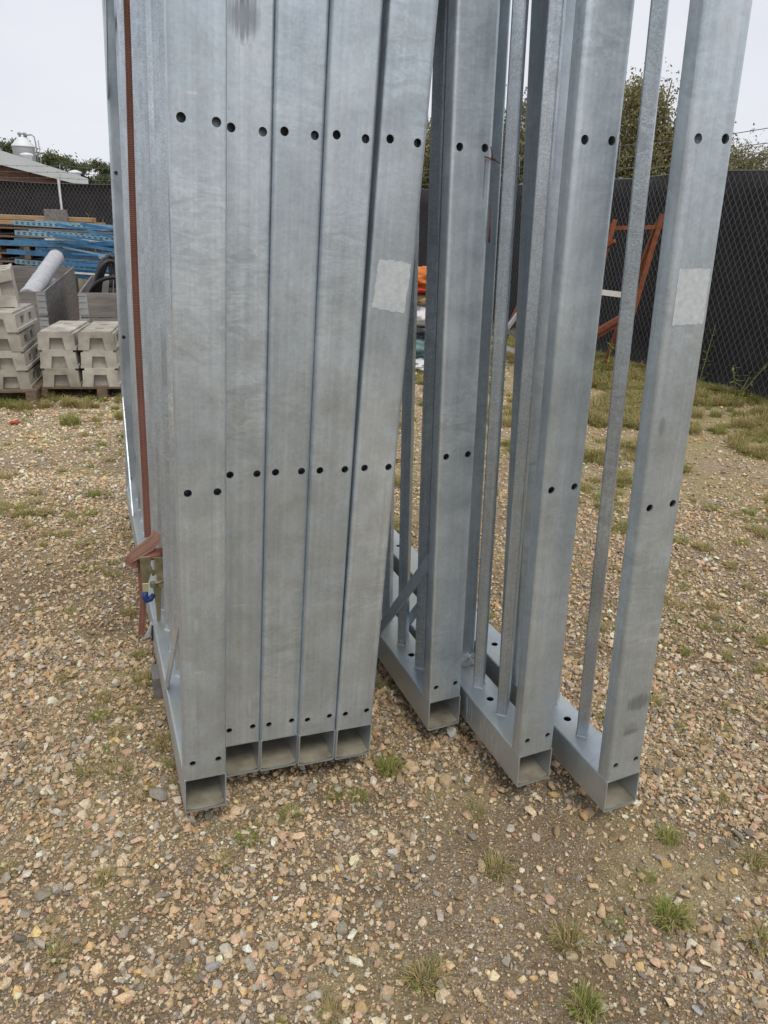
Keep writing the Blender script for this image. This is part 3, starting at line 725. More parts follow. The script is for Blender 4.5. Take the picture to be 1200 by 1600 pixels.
for xx in (0, 1.5, 2.8): obj('beam', bbox(xx, xx+.12, -.1, 1.5, 0, .53), M['wood_dark'], t)
tb = thing('timber_stack', 'stack of fresh orange boards on dark pallets behind the blue frames', 'timber', (-9.2, 15.9, 0), (0, 0, R(3)))
for k in range(2):
    for q in range(3): obj('board', bbox(.02*((k+q) % 3), 2.95-.1*((k*q) % 3), q*.32, q*.32+.28, 1.42+k*.095, 1.42+k*.095+.085, .004), M['wood_new'], tb)
for k in range(6):
    z = .42+k*.165
    obj('pallet_deck', bbox(.9, 2.15, -.02, 1.0, z+.09, z+.125, .004), M['wood_dark'], tb)
    for sx in (.9, 1.5, 2.03): obj('pallet_runner', bbox(sx, sx+.12, -.01, .99, z, z+.0895, .004), M['wood_dark'], tb)
obj('base_block', bbox(.6, 2.5, 0, .9, 0, .42, .01), M['concrete_d'], tb)
obj('crate_end', bbox(2.05, 2.5, -.12, -.04, 1.5, 1.74, .004), M['wood_grey'], tb)

# ------------------------------------------------------------------ fences
def fence(a, b, H, label, mesh_step, nposts, bulge, po=-.2, pr=.03):
    a = Vector((*a, 0)); b = Vector((*b, 0)); d = (b-a); L = d.length; d.normalize(); n = Vector((d.y, -d.x, 0))
    if n.dot(Vector((0, 0, 0))-a) < 0: n = -n                      # n points to the yard
    t = thing('chain_link_fence', label, 'fence', a)
    def P(x, z, off): return d*x+n*off+Vector((0, 0, z))
    bm = bmesh.new(); nx_, nz_ = max(12, int(L/.35)), 8; V = []
    for i in range(nx_+1):
        x = L*i/nx_
        V.append([bm.verts.new(P(x, H*j/nz_+.0+(.02*math.sin(x*2.3) if j == nz_ else 0), -.015-bulge*(.5+.5*fb((x*.7, j*.5, 2)))*math.sin(PI*j/nz_))) for j in range(nz_+1)])
    for i in range(nx_):
        for j in range(nz_): bm.faces.new((V[i][j], V[i+1][j], V[i+1][j+1], V[i][j+1])).smooth = True
    bmesh.ops.solidify(bm, geom=bm.faces[:], thickness=.004)
    obj('privacy_screen', bm, M['screen'], t)
    bm = bmesh.new(); st_ = mesh_step; rise = 1.5
    def strand(x0, sgn):
        z0, z1 = .03, H-.01; xa, xb = x0, x0+sgn*(z1-z0)/rise
        if xb < 0: z1 = z0+(x0)*rise; xb = 0
        if xb > L: z1 = z0+(L-x0)*rise; xb = L
        if xa < 0: z0 = z0+(0-xa)*rise*sgn; xa = 0
        if xa > L: z0 = z0+(xa-L)*rise; xa = L
        if z1-z0 < .05: return
        A_, B_ = P(xa, z0, .012+.003*sgn), P(xb, z1, .012+.003*sgn); dd = (B_-A_).normalized(); sd = dd.cross(n).normalized()*.0027; nn = n*.0010
        v = [bm.verts.new(q) for q in (A_-sd, A_+sd, A_+nn, B_-sd, B_+sd, B_+nn)]
        for f in ((0, 1, 4, 3), (1, 2, 5, 4), (2, 0, 3, 5)): bm.faces.new([v[i] for i in f])
    x = -H/rise
    while x < L+H/rise:
        strand(x, 1); strand(x, -1); x += st_
    stuff(obj('chain_link_mesh', bm, M['wire'], t))
    for k in range(nposts):
        x = L*k/(nposts-1); bm = bmesh.new()
        pipe(bm, [P(x, -.1, po), P(x, H+(.03 if po < 0 else .12), po)], pr, 10); pipe(bm, [P(x, H-.05, po*.6-.04), P(x, H+.46, -.12)], .008, 6); obj('post', bm, M['post'] if po > 0 else M['wire'], t)
    bm = bmesh.new(); pipe(bm, [P(L*k/20, H-.004+.02*math.sin(L*k/20*2.3), .014) for k in range(21)], .008, 6); obj('top_wire', bm, M['wire'], t)
    for k, (hz, of) in enumerate(((.13, -.07), (.27, -.09), (.42, -.115))):
        bm = bmesh.new(); m = 40
        pipe(bm, [P(L*q/m, H+hz-.03*math.sin(PI*((q*(nposts-1)/m) % 1)), of) for q in range(m+1)], .0045, 5)
        for q in range(int(L/.28)):
            x = .1+q*.28; z = H+hz-.03*math.sin(PI*((x/L*(nposts-1)) % 1))
            beam(bm, P(x-.012, z-.02, of), P(x+.012, z+.02, of), .004, .004); beam(bm, P(x+.012, z-.02, of), P(x-.012, z+.02, of), .004, .004)
        obj('barbed_wire', bm, M['wire'], t)
    return t
fence((4.9, 6.3), (-1.05, 20.6), 2.40, 'black screened chain-link fence running back along the right side', .085, 7, .10)
lf = fence((-22, 21.9), (-1.15, 20.65), 2.40, 'black screened chain-link fence across the back, before the brick building', .11, 9, .06, .06, .036)

# ------------------------------------------------------------------ building, silo, treeline
b = thing('brick_building', 'red brick building with pale sloping roof edge behind the fence', 'building', (-17.5, 45, 0), (0, 0, R(23)))
def slab(P, y0, y1):
    bm = bmesh.new(); n = len(P)
    a = [bm.verts.new((x, y0, z)) for x, z in P]; c = [bm.verts.new((x, y1, z)) for x, z in P]
    bm.faces.new(a); bm.faces.new(c[::-1])
    for k in range(n): bm.faces.new((a[k], c[k], c[(k+1) % n], a[(k+1) % n]))
    bmesh.ops.recalc_face_normals(bm, faces=bm.faces[:]); return bm
obj('wall', slab([(-15, 0), (-.6, 0), (-.6, 3.15), (-15, 3.15+14.4*.19)], 0, 14), M['brick'], b)
bm = bmesh.new()
for k in range(22):                                                # brick courses standing proud as bands
    z = .3+k*.28; xe = -.65 if z+.22 < 3.1 else -.6-(z+.22-3.1)/.209
    if xe > -14: box(bm, -14.9, xe, -.035, -.003, z, z+.22)
stuff(obj('brick_band', bm, M['brick'], b))
obj('roof', slab([(0, 3.16), (0, 3.44), (-15.4, 3.44+15.4*.273), (-15.4, 3.16+14.6*.200+.06), (-.8, 3.165)], -.5, 14.4), M['fascia'], b)
bm = bmesh.new(); lathe(bm, [(.28, 3.4), (.28, 3.72), (.36, 3.74), (.36, 3.82), (.1, 3.9)], 12, (-.6, 1.)); obj('roof_vent', bm, M['silo'], b)
bm = bmesh.new(); lathe(bm, [(.25, 3.9), (.25, 4.45), (.36, 4.48), (.3, 4.58), (.1, 4.62)], 12, (-3.0, .6)); obj('roof_vent', bm, M['silo'], b)
s_ = thing('silo', 'white round silo with cone top and pipes above the roof', 'silo', (-27.9, 60, 0))
bm = bmesh.new(); lathe(bm, [(.78, 0), (.78, 6.0), (.8, 6.02)], 24); obj('tank', bm, M['silo'], s_)
bm = bmesh.new(); lathe(bm, [(.84, 6.0), (.82, 6.08), (.34, 6.62), (.3, 6.66)], 24); obj('cone', bm, M['silo'], s_)
for xx in (-.16, .2): bm = bmesh.new(); lathe(bm, [(.08, 6.6), (.08, 6.82), (.15, 6.83), (.15, 6.95), (.05, 7.0)], 12, (xx, 0)); obj('vent', bm, M['pipe'], s_)
bm = bmesh.new(); pipe(bm, [(.2, -.1, 6.78), (.75, -.1, 6.85), (.95, -.1, 6.72), (1.0, -.1, 6.3), (1.05, -.1, 3.5)], .05, 8); obj('fill_pipe', bm, M['pipe'], s_)
bm = bmesh.new(); pipe(bm, [(1.22, -.1, 6.5), (1.24, -.1, 3.5)], .04, 8); obj('fill_pipe', bm, M['pipe'], s_)

def tree_mesh(seed, H, crown_w, crown_z0, nleaf, lsz, droop, mat):
    rnd = random.Random(seed); tb_ = bmesh.new(); tips = []
    pts = [(0, 0, 0)]; 
    for k in range(1, 8): pts.append((pts[-1][0]+rnd.uniform(-.02, .02)*H, pts[-1][1]+rnd.uniform(-.02, .02)*H, H*.95*k/7))
    pipe(tb_, pts, [H*.022*(1-.125*k) for k in range(8)], 8)
    for k in range(22):
        f = rnd.uniform(.22, .96); i = min(6, int(f*7)); P0 = Vector(pts[i]).lerp(Vector(pts[i+1]), f*7-i)
        a = rnd.uniform(0, 2*PI); ln = crown_w*(.30+.75*rnd.random())*(1.05-.75*abs(f-.45)); e = P0+Vector((math.cos(a)*ln, math.sin(a)*ln, ln*rnd.uniform(.15, .8)))
        m = P0.lerp(e, .5)+Vector((0, 0, ln*.12)); pipe(tb_, [P0, m, e], [H*.008, H*.005, H*.002], 5)
        tips += [m, e, P0.lerp(e, .75), m.lerp(e, .5)]
        for q in range(3):
            a2 = a+rnd.uniform(-1, 1); e2 = e+Vector((math.cos(a2), math.sin(a2), rnd.uniform(-.3, .5)))*ln*.4; pipe(tb_, [m.lerp(e, rnd.random()), e2], [H*.003, H*.0012], 4); tips += [e2, e2.lerp(e, .5)]
    tips.append(Vector(pts[-1])); tips.append(Vector(pts[-2]))
    V = []; F = []
    per = nleaf//len(tips)
    for T in tips:
        cw = crown_w*rnd.uniform(.10, .24)
        for k in range(int(per*rnd.uniform(.4, 1.6))):
            o = Vector((rnd.gauss(0, cw), rnd.gauss(0, cw), rnd.gauss(0, cw*.7)))
            if droop: o.z -= abs(rnd.gauss(0, 1))*droop
            c = T+o
            if c.z < crown_z0*H: continue
            n1 = Vector((rnd.gauss(0, 1), rnd.gauss(0, 1), rnd.gauss(0, 1))).normalized(); n2 = n1.orthogonal().normalized(); n3 = n1.cross(n2)
            sz = lsz*rnd.uniform(.6, 1.4); i = len(V)
            V += [tuple(c-n2*sz), tuple(c+n3*sz*.55), tuple(c+n2*sz), tuple(c-n3*sz*.55)]; F.append((i, i+1, i+2, i+3))
    cm = bpy.data.meshes.new('crown'); cm.from_pydata(V, [], F); cm.materials.append(mat)
    tm = to_me(tb_, 'trunk'); tm.materials.append(M['bark'])
    return tm, cm
TK = [tree_mesh(21, 8.4, 3.0, .06, 42000, .070, .75, M['leaf']), tree_mesh(22, 7.0, 3.0, .05, 40000, .068, .7, M['leaf']),
      tree_mesh(23, 11, 3.4, .1, 6000, .22, 0, M['leaf_d']), tree_mesh(24, 10, 3.2, .1, 6000, .22, 0, M['leaf_d'])]
def tree(kind, x, y, sc, rz, label, grp):
    t = thing('birch_tree' if kind < 2 else 'broadleaf_tree', label, 'tree', (x, y, -.05), (0, 0, rz), grp); t.scale = (sc,)*3
    obj('trunk', TK[kind][0], None, t); obj('crown', TK[kind][1], None, t)
for args in ((0, 11.9, 36.5, 1.0, .3, 'tallest olive birch behind the fence, beside the rightmost panel post'), (1, 10.1, 37.5, .92, 1.2, 'drooping birch behind the fence, left of the tallest birch'),
             (1, 17.3, 39, .74, 2.2, 'small birch beyond the fence at the right edge of the picture'), (1, 15.6, 38, .80, 4.0, 'low birch behind the fence just right of the rightmost post'),
             (0, 6.4, 38, .84, 2.9, 'yellowish birch seen through the gap beside the thin dark post'), (1, 2.0, 40, .9, .8, 'birch seen through the narrow gap beside the packed row'),
             (0, 14.0, 40, .72, 5, 'low bushy birch showing under the barbed wire at the right'), (1, 8.2, 39, .72, 3.3, 'low birch filling the space under the drooping one'),
             (0, 4.3, 41, .8, 3.6, 'birch standing behind the metal panels'), (1, -.6, 42, .85, 1.9, 'birch hidden mostly by the packed row of panels')):
    tree(*args, 'birches beyond the fence')
for k, (x, y, sc, lb) in enumerate(((-73, 150, 1.22, 'dark tree on the skyline at the far left, left of the silo'), (-66, 146, 1.02, 'dark tree just right of the silo pipes'), (-59.5, 140, 1.0, 'tallest dark tree on the left skyline above the roof end'),
         (-55, 138, .9, 'rounded dark tree right of the tallest skyline tree'), (-50.5, 136, .68, 'low dark tree behind the end of the roof'), (-47.0, 130, .88, 'dark tree against the metal panels at the left skyline'),
         (-41, 128, .8, 'dark skyline tree hidden behind the foremost panel'), (-62.5, 150, 1.02, 'dark tree filling the skyline behind the roof vent'), (-70.5, 152, 1.2, 'dark tree directly behind the silo'), (-78, 150, 1.25, 'dark tree at the left border of the picture'),
         (-52.5, 142, .85, 'dark tree behind the rounded skyline tree'), (-34, 128, .8, 'dark skyline tree behind the packed panels'))):
    tree(2+k % 2, x, y, sc, k*1.1, lb, 'trees on the left skyline')

# ------------------------------------------------------------------ rusty rack, scrap and tarpaulins by the fence
t = thing('steel_rack', 'rust orange steel A-frame rack standing by the fence', 'rack', (2.66, 9.5, 0))
def part(name, a, b_, wx, wz, m, par): bm = bmesh.new(); beam(bm, a, b_, wx, wz); return obj(name, bm, m, par)
part('leg', (-.30, -.02, .02), (.0, .02, 1.86), .05, .05, M['orange_rust'], t); part('leg', (.27, -.02, .02), (.56, .02, 1.94), .05, .05, M['orange_rust'], t)
part('leg', (-.34, .42, .02), (-.01, .09, 1.80), .05, .05, M['orange_rust'], t); part('leg', (.24, .42, .02), (.54, .09, 1.84), .05, .05, M['orange_rust'], t)
part('top_bar', (-.08, .055, 1.76), (.64, .055, 1.80), .045, .045, M['orange_rust'], t)
part('foot_bar', (-.40, -.10, .035), (.34, -.10, .06), .06, .05, M['orange_rust'], t); part('foot_bar', (.25, -.2, .03), (.25, .5, .03), .05, .05, M['orange_rust'], t)
part('hook', (-.06, .0, 1.55), (-.01, -.12, 1.62), .04, .04, M['orange_rust'], t)
bm = bmesh.new(); beam(bm, (2.50, 9.36, 1.03), (3.0, 9.36, .99), .02, .065)
tag(obj('board', bm, M['white_board']), 'white painted board fixed across the rusty rack', 'board')
bm = bmesh.new(); beam(bm, (2.35, 9.3, .42), (2.92, 9.42, .76), .05, .05); beam(bm, (2.4, 9.36, .36), (2.86, 9.45, .64), .05, .04)
tag(obj('steel_angle', bm, M['rust']), 'dark rusty steel angle lying across the foot of the rack', 'scrap metal')
def scrap(a, b_, w_, m, lab): bm = bmesh.new(); beam(bm, a, b_, w_, w_); tag(obj('scrap_bar', bm, m), lab, 'scrap metal', 'scrap bars by the fence')
scrap((1.50, 9.9, .30), (1.86, 10.0, 1.22), .06, M['rust'], 'rusty red bar leaning steeply by the fence between panels')
scrap((1.52, 9.8, .48), (1.86, 9.9, .98), .045, M['post'], 'pale grey bar leaning beside the rusty red bar')
scrap((1.45, 9.75, .50), (2.05, 9.8, .22), .06, M['wire'], 'grey frame member sloping down at the scrap heap')
scrap((1.42, 9.7, .30), (2.1, 9.75, .02), .05, M['post'], 'lowest pale bar sloping to the ground at the scrap heap')
def lump(loc, sz, m, seed, lab, name='tarpaulin', amp=.35, cat='tarpaulin', fr=2.2):
    bm = bmesh.new(); bmesh.ops.create_icosphere(bm, subdivisions=4, radius=1)
    for v in bm.verts:
        c = v.co.copy(); rdg = 1-abs(fb(c*fr+Vector((seed, 0, 0)), 4))*1.6
        v.co = Vector((c.x*sz[0], c.y*sz[1], max(c.z, -.8)*sz[2]))*(1+amp*(rdg-.5))
    for f in bm.faces: f.smooth = True
    return tag(obj(name, bm, m, None, loc), lab, cat, 'heap of tarpaulins and sheets')
lump((.42, 9.4, 1.08), (.30, .25, .15), M['orange_tarp'], 1, 'crumpled orange tarpaulin on top of the heap in the gap', fr=3)
lump((.32, 9.3, .98), (.24, .2, .035), M['red_tarp'], 7, 'flat red plastic sheet under the orange tarpaulin', amp=.2)
lump((.42, 9.4, .86), (.3, .25, .08), M['wood_new'], 2, 'tan sack under the orange tarpaulin', 'sack', .25, 'sack')
lump((.38, 9.38, .66), (.32, .25, .14), M['white_tarp'], 3, 'bulging white sheet in the middle of the heap', 'sheet', .35, 'sheet')
lump((.42, 9.45, .48), (.36, .3, .12), M['dark_tarp'], 4, 'black plastic sheet under the bulging white one', 'sheet', .35, 'sheet')
lump((.40, 9.4, .30), (.36, .3, .17), M['teal_tarp'], 5, 'teal tarpaulin folded low in the heap', fr=2.6)
lump((.38, 9.3, .08), (.34, .3, .09), M['white_tarp'], 6, 'white sheet on the ground under the teal tarpaulin', 'sheet', .4, 'sheet')

# ------------------------------------------------------------------ gravel
def stone_mesh(seed, npt, sub=False):
    rnd = random.Random(seed); bm = bmesh.new()
    ex = (rnd.uniform(.85, 1.25), rnd.uniform(.7, 1.), rnd.uniform(.5, .8))
    for k in range(npt):
        v = Vector((rnd.gauss(0, 1), rnd.gauss(0, 1), rnd.gauss(0, 1))).normalized()*rnd.uniform(.85, 1.08)
        bm.verts.new((v.x*ex[0], v.y*ex[1], v.z*ex[2]))
    h = bmesh.ops.convex_hull(bm, input=bm.verts[:])
    dead = {g for g in list(h['geom_interior'])+list(h['geom_unused']) if isinstance(g, bmesh.types.BMVert)}
    bmesh.ops.delete(bm, geom=list(dead), context='VERTS')
    if sub:
        bmesh.ops.bevel(bm, geom=bm.edges[:], offset=.07, segments=1, affect='EDGES')
    return to_me(bm, 'stone')
PAL = np.array([(.50, .37, .235), (.56, .43, .29), (.53, .355, .25), (.64, .53, .39), (.36, .325, .28), (.47, .435, .38), (.54, .37, .18), (.19, .17, .15), (.33, .235, .14), (.46, .25, .165), (.72, .64, .54)])
PW = np.array([.20, .18, .10, .12, .09, .08, .05, .06, .07, .015, .035]); PW /= PW.sum()
protoc = bpy.data.collections.new('stone_shapes')
for k in range(12):
    m = stone_mesh(100+k, 13); m.materials.append(M['stone_i']); protoc.objects.link(bpy.data.objects.new('stone_shape', m))
def scatter_group(coll):
    g = bpy.data.node_groups.new('scatter', 'GeometryNodeTree')
    g.interface.new_socket('Geometry', in_out='INPUT', socket_type='NodeSocketGeometry'); g.interface.new_socket('Geometry', in_out='OUTPUT', socket_type='NodeSocketGeometry')
    N = g.nodes.new; i = N('NodeGroupInput'); o = N('NodeGroupOutput'); ins = N('GeometryNodeInstanceOnPoints'); ci = N('GeometryNodeCollectionInfo')
    ci.inputs['Collection'].default_value = coll; ci.inputs['Separate Children'].default_value = True; ci.inputs['Reset Children'].default_value = True
    def at(nm, ty):
        q = N('GeometryNodeInputNamedAttribute'); q.data_type = ty; q.inputs['Name'].default_value = nm
        return [s for s in q.outputs if s.enabled and s.name == 'Attribute'][0]
    e = N('FunctionNodeEulerToRotation'); L = g.links.new
    L(i.outputs[0], ins.inputs['Points']); L(ci.outputs[0], ins.inputs['Instance']); ins.inputs['Pick Instance'].default_value = True
    L(at('idx', 'INT'), ins.inputs['Instance Index']); L(at('rot', 'FLOAT_VECTOR'), e.inputs[0]); L(e.outputs[0], ins.inputs['Rotation']); L(at('scl', 'FLOAT_VECTOR'), ins.inputs['Scale'])
    L(ins.outputs[0], o.inputs[0]); return g
def scatter(name, pos, rot, scl, idx, tint, coll):
    me = bpy.data.meshes.new(name); n = len(pos); me.vertices.add(n); me.vertices.foreach_set('co', np.asarray(pos, np.float32).ravel())
    for nm, ty, arr in (('rot', 'FLOAT_VECTOR', rot), ('scl', 'FLOAT_VECTOR', scl)):
        me.attributes.new(nm, ty, 'POINT').data.foreach_set('vector', np.asarray(arr, np.float32).ravel())
    me.attributes.new('idx', 'INT', 'POINT').data.foreach_set('value', np.asarray(idx, np.int32))
    me.attributes.new('tint', 'FLOAT_COLOR', 'POINT').data.foreach_set('color', np.concatenate([tint, np.ones((n, 1))], 1).astype(np.float32).ravel())
    o = stuff(obj(name, me)); o.modifiers.new('scatter', 'NODES').node_group = scatter_group(coll); return o
PAL = PAL*np.array([1.0, .985, .93])
def tints(n):
    c = PAL[rng.choice(len(PAL), n, p=PW)]; return np.clip(c*np.exp(rng.normal(0, .22, (n, 1)))+rng.normal(0, .004, (n, 3)), .04, .75)
P_, S_ = [], []
def zone(n, y0, y1, xw, med, sig, lo, hi):
    x = rng.uniform(-1, 1, n); y = np.sqrt(rng.uniform(y0**2, y1**2, n)); x = x*(xw[0]+xw[1]*y)
    s = np.clip(med*np.exp(rng.normal(0, sig, n)), lo, hi)
    for a, b_, c in zip(x, y, s):
        m = fb((a*1.1+3, b_*1.1, 2), 3)+.35*fb((a*5, b_*5, 7), 2)
        dirt = .75*math.exp(-(((a-.70)/.55)**2+((b_-1.66)/.22)**2))+.4*math.exp(-(((a-.1)/.6)**2+((b_-1.9)/.35)**2))
        gfr = min(1, max(0, (a+.5)/3))*min(1, max(0, (b_-3.2)/3.5))
        if c > .0030 and random.random() < max(.0, min(.85, -m*.9+.0+dirt+.6*gfr)) : continue
        P_.append((a, b_, c)); S_.append(c)
zone(120000, .45, 2.7, (.55, .42), .0033, .66, .0015, .018)
zone(80000, 2.5, 4.8, (.5, .45), .0047, .55, .0022, .018)
zone(62000, 4.6, 9.0, (.6, .48), .0072, .45, .004, .022)
zone(16000, 8.8, 15., (.6, .5), .019, .35, .01, .04)
P_ = np.array(P_); S_ = np.array(S_); n = len(S_)
z = np.array([gh(a, b_) for a, b_ in P_[:, :2]])+S_*rng.uniform(.1, .75, n)
rot = np.stack([rng.normal(0, .3, n), rng.normal(0, .3, n), rng.uniform(0, 2*PI, n)], 1)
scl = S_[:, None]*rng.uniform(.8, 1.2, (n, 3))
T_ = tints(n); fy = np.clip((P_[:, 1]-2.6)/2.6, 0, 1); fx = np.clip((.6-P_[:, 0])/1.5, .35, 1)
T_ = np.clip(T_*(1+.45*fy*fx)[:, None], .03, .8)                    # gravel tints grow paler towards the back left
scatter('gravel', np.column_stack([P_[:, :2], z]), rot, scl, rng.integers(0, 12, n), T_, protoc)
# the larger stones one by one, pieces of the ground
bigs = [stone_mesh(300+k, 16, True) for k in range(14)]
for m in bigs: m.materials.append(M['stone_o'])
placed = 0; k = 0
while placed < 230:
    y = math.sqrt(random.uniform(.5**2, 3.3**2)); x = random.uniform(-1, 1)*(.5+.40*y); k += 1
    sz = min(.032, max(.011, .0145*math.exp(random.gauss(0, .28))))
    o = obj('stone', bigs[k % 14], None, ground, (x, y, gh(x, y)+sz*.22), (random.gauss(0, .25), random.gauss(0, .25), random.uniform(0, 6.3)))
    o.scale = (sz*random.uniform(.85, 1.25), sz, sz*random.uniform(.8, 1.1)); c = tints(1)[0]; o.color = (*c, 1); placed += 1
for x, y, sz, c, lb in ((-.378, 1.242, .028, (.34, .32, .31), 'large pale grey stone with flat faces in the near gravel'), (.066, 1.62, .018, (.58, .55, .52), 'white angular stone lying below the gap between panel groups'),
                        (.50, 1.475, .020, (.52, .33, .26), 'pink angular stone in front of the middle leaning panel'), (-.68, 1.80, .033, (.26, .245, .225), 'dark rounded grey stone left of the foremost panel foot'), (.50, 1.69, .02, (.45, .36, .29), 'flat tan stone before the foot of the rightmost panel')):
    o = tag(obj('stone', bigs[int(abs(x*100)) % 14], M['stone_o'], None, (x, y, gh(x, y)+sz*.35), (.1, .2, x*9)), lb, 'stone'); o.scale = (sz*1.1, sz*.95, sz*.8); o.color = (*c, 1)

# ------------------------------------------------------------------ grass
def tuft_mesh(seed, n, H, spread, mat, mat2, mixf):
    rnd = random.Random(seed); V = []; F = []; MI = []
    for k in range(n):
        a = rnd.uniform(0, 2*PI); r0 = spread*math.sqrt(rnd.random())*.5; h = H*rnd.uniform(.45, 1.1); lean = rnd.uniform(.15, 1.15); a2 = a+rnd.gauss(0, .7)
        b_ = Vector((math.cos(a)*r0, math.sin(a)*r0, 0)); d = Vector((math.cos(a2), math.sin(a2), 0)); sd = Vector((-d.y, d.x, 0))*H*rnd.uniform(.014, .026)
        m = b_+d*h*lean*.35+Vector((0, 0, h*.62)); e = b_+d*h*lean+Vector((0, 0, h*(.95-.35*lean)))
        i = len(V); V += [tuple(b_-sd), tuple(b_+sd), tuple(m+sd*.8), tuple(m-sd*.8), tuple(e)]; F += [(i, i+1, i+2, i+3), (i+3, i+2, i+4)]
        mi = int(rnd.random() < mixf); MI += [mi, mi]
    me = bpy.data.meshes.new('grass_tuft'); me.from_pydata(V, [], F); me.materials.append(mat); me.materials.append(mat2); me.polygons.foreach_set('material_index', MI); return me
tuf = [tuft_mesh(1, 140, .05, .055, M['grass'], M['grass_dry'], .2), tuft_mesh(2, 110, .04, .065, M['grass'], M['grass_dry'], .35), tuft_mesh(3, 80, .06, .06, M['grass'], M['grass_dry'], .7), tuft_mesh(4, 90, .024, .06, M['grass'], M['grass_dry'], .1), tuft_mesh(5, 230, .065, .075, M['grass'], M['grass_dry'], .3), tuft_mesh(6, 120, .075, .08, M['grass_dry'], M['grass'], .15)]
for m in tuf: pass
gcol = bpy.data.collections.new('grass_shapes')
for m in tuf: gcol.objects.link(bpy.data.objects.new('tuft_shape', m))
gp, gs, gi = [], [], []
for k in range(20000):
    y = math.sqrt(random.uniform(.8**2, 11**2)); x = random.uniform(-1, 1)*(.5+.46*y)
    right = max(0, min(1, (x+.3)/2))*max(0, min(1, (y-3.0)/4))
    m = fb((x*.9, y*.9, 11), 3)+.5*fb((x*3, y*3, 17), 2)
    prob = .05+max(0, m-.12)*.9+right*.8*(.15+1.6*m)
    if y < 2.6: prob *= 1.0
    if random.random() > prob: continue
    gp.append((x, y, gh(x, y)-.002)); s = random.uniform(.35, .95)*(1 if y < 4 else 1.35)*(1+.8*right); gs.append((s, s, s*random.uniform(.6, 1))); gi.append(random.choice((0, 1, 3, 3, 2)) if random.random() > .3+.45*right else random.choice((2, 5, 5)))
# strips of rough grass at the foot of the pallets and fence
for k in range(520):
    t_ = random.random(); y = 6.6+t_*7; x = 4.55-.416*(y-7.1)-random.random()**2.2*1.9; gp.append((x, y, 0)); s = random.uniform(.9, 2.4); gs.append((s, s, s)); gi.append(random.choice((0, 4, 5, 5, 2, 2)))
for k in range(62):
    x = random.uniform(-3.9, -2.3); y = 6.78+(x+3.4)*.18+random.gauss(0, .12); gp.append((x, y, 0)); s = random.uniform(.8, 1.7); gs.append((s, s, s)); gi.append(random.choice((0, 4, 2, 5)))
n = len(gp); scatter('grass', gp, np.stack([np.zeros(n), np.zeros(n), rng.uniform(0, 6.28, n)], 1), gs, gi, np.ones((n, 3)), gcol)
TU = [(.81, 1.425, 4, 1.0, 'bushy green grass tuft in the near gravel at the right'), (.37, 1.56, 3, 1.1, 'flat grass patch below the gap left of the middle leaning panel'), (.52, 1.345, 5, .85, 'straw coloured dry grass tuft in the near gravel'), (.66, 1.40, 1, .8, 'small green and straw tuft left of the bushy one'),
      (1.02, 1.36, 5, .8, 'dry straw tuft at the right edge of the near gravel'), (.52, 1.17, 4, .85, 'grass tuft at the bottom edge right of the centre'), (.05, 1.96, 4, .9, 'dark green tuft under the open end of the packed row'),
      (-.92, 1.98, 3, 1.3, 'low moss green tuft left of the foremost panel foot'), (.32, 1.78, 1, .85, 'sparse tuft under the leaning panels'), (.90, 1.70, 0, .9, 'small green tuft right of the rightmost panel foot'), (1.12, 1.62, 2, 1.0, 'thin dry tuft at the right edge by the rightmost panel'),
      (-2.75, 6.1, 4, 1.9, 'bright grass tuft in front of the concrete block pallet'), (-2.38, 6.35, 4, 1.7, 'grass tuft at the corner where pallet meets metal panels'), (-1.9, 4.42, 0, 1.5, 'lone green tuft in the pale gravel on the left'), (-1.42, 3.95, 0, 1.2, 'green tuft halfway along the left gravel'), (.12, 1.22, 2, .8, 'thin straw tuft at the bottom edge of the picture'), (-.2, 1.10, 1, .7, 'small tuft at the bottom edge left of the centre')]
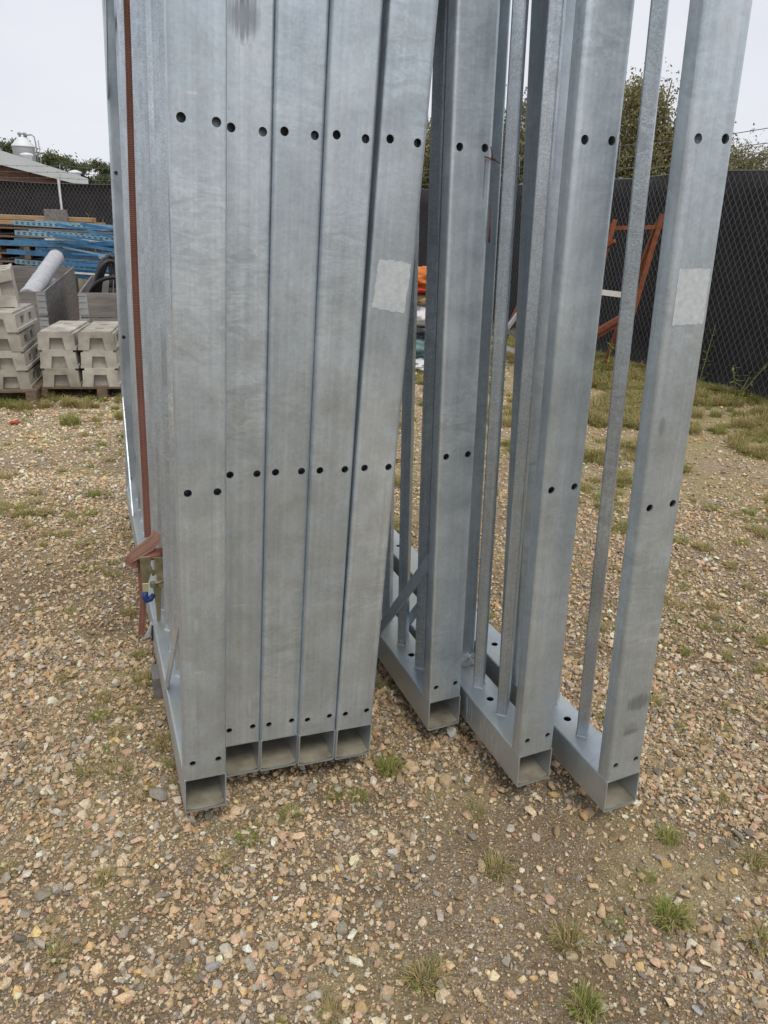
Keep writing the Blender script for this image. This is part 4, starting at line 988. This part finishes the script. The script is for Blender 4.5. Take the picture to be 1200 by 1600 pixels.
for x, y, m, s, lb in TU:
    o = tag(obj('grass_tuft', tuf[m], None, None, (x, y, gh(x, y)-.002), (0, 0, x*7)), lb, 'grass', 'grass tufts in the gravel'); o.scale = (s, s, s)
# tall weeds at the fence foot
def weed(x, y, H, label, seed):
    rnd = random.Random(seed); t = thing('weed', label, 'weed', (x, y, 0), group='tall weeds at the fence foot'); sb, lb = bmesh.new(), bmesh.new()
    for k in range(3):
        tx, ty = rnd.uniform(-.12, .12), rnd.uniform(-.1, .1); h = H*rnd.uniform(.6, 1)
        pts = [Vector((tx*f*2, ty*f*2, h*f)) for f in (0, .35, .7, 1)]; pipe(sb, pts, [.006, .005, .004, .002], 5)
        for q in range(22):
            f = rnd.uniform(.1, 1); c = Vector((tx*f*2, ty*f*2, h*f)); a = rnd.uniform(0, 6.28); d = Vector((math.cos(a), math.sin(a), rnd.uniform(-.4, .4))); sd = Vector((-d.y, d.x, 0))*.014; l = rnd.uniform(.05, .13)
            lb.faces.new([lb.verts.new(v) for v in (c, c+d*l*.5+sd, c+d*l, c+d*l*.5-sd)])
    obj('stem', sb, M['grass_dry'], t); obj('leaves', lb, M['leaf_w'], t)
weed(3.72, 8.75, .95, 'tall thin weed standing against the black fence at the right', 1); weed(3.95, 8.2, .55, 'broad leaved green weed at the right end of the fence', 2); weed(3.45, 9.25, .5, 'short weed at the fence just right of the rightmost post', 3); weed(2.75, 9.3, .45, 'weed growing at the foot of the rusty rack', 5); weed(-7.75, 20.2, 1.7, 'brown bushy weed before the back fence beside the timber', 4)
# litter
bm = bmesh.new(); P = [(0, 0), (.014, -.002), (.024, .004), (.022, .012), (.008, .012), (-.002, .008)]
f = bm.faces.new([bm.verts.new((a, b_, .004+.004*math.sin(a*200))) for a, b_ in P]); bmesh.ops.solidify(bm, geom=[f], thickness=.003)
o = tag(obj('plastic_scrap', bm, M['white_tarp'], None, (.775, 1.18, gh(.775, 1.18)+.008), (.2, 0, -1.0)), 'small white plastic scrap in the near gravel at the bottom right', 'litter')
lump((-3.2, 6.05, .02), (.045, .03, .008), M['red_tarp'], 9, 'flat orange-red plastic scrap in front of the left pallet', 'plastic_scrap', .4, 'litter')
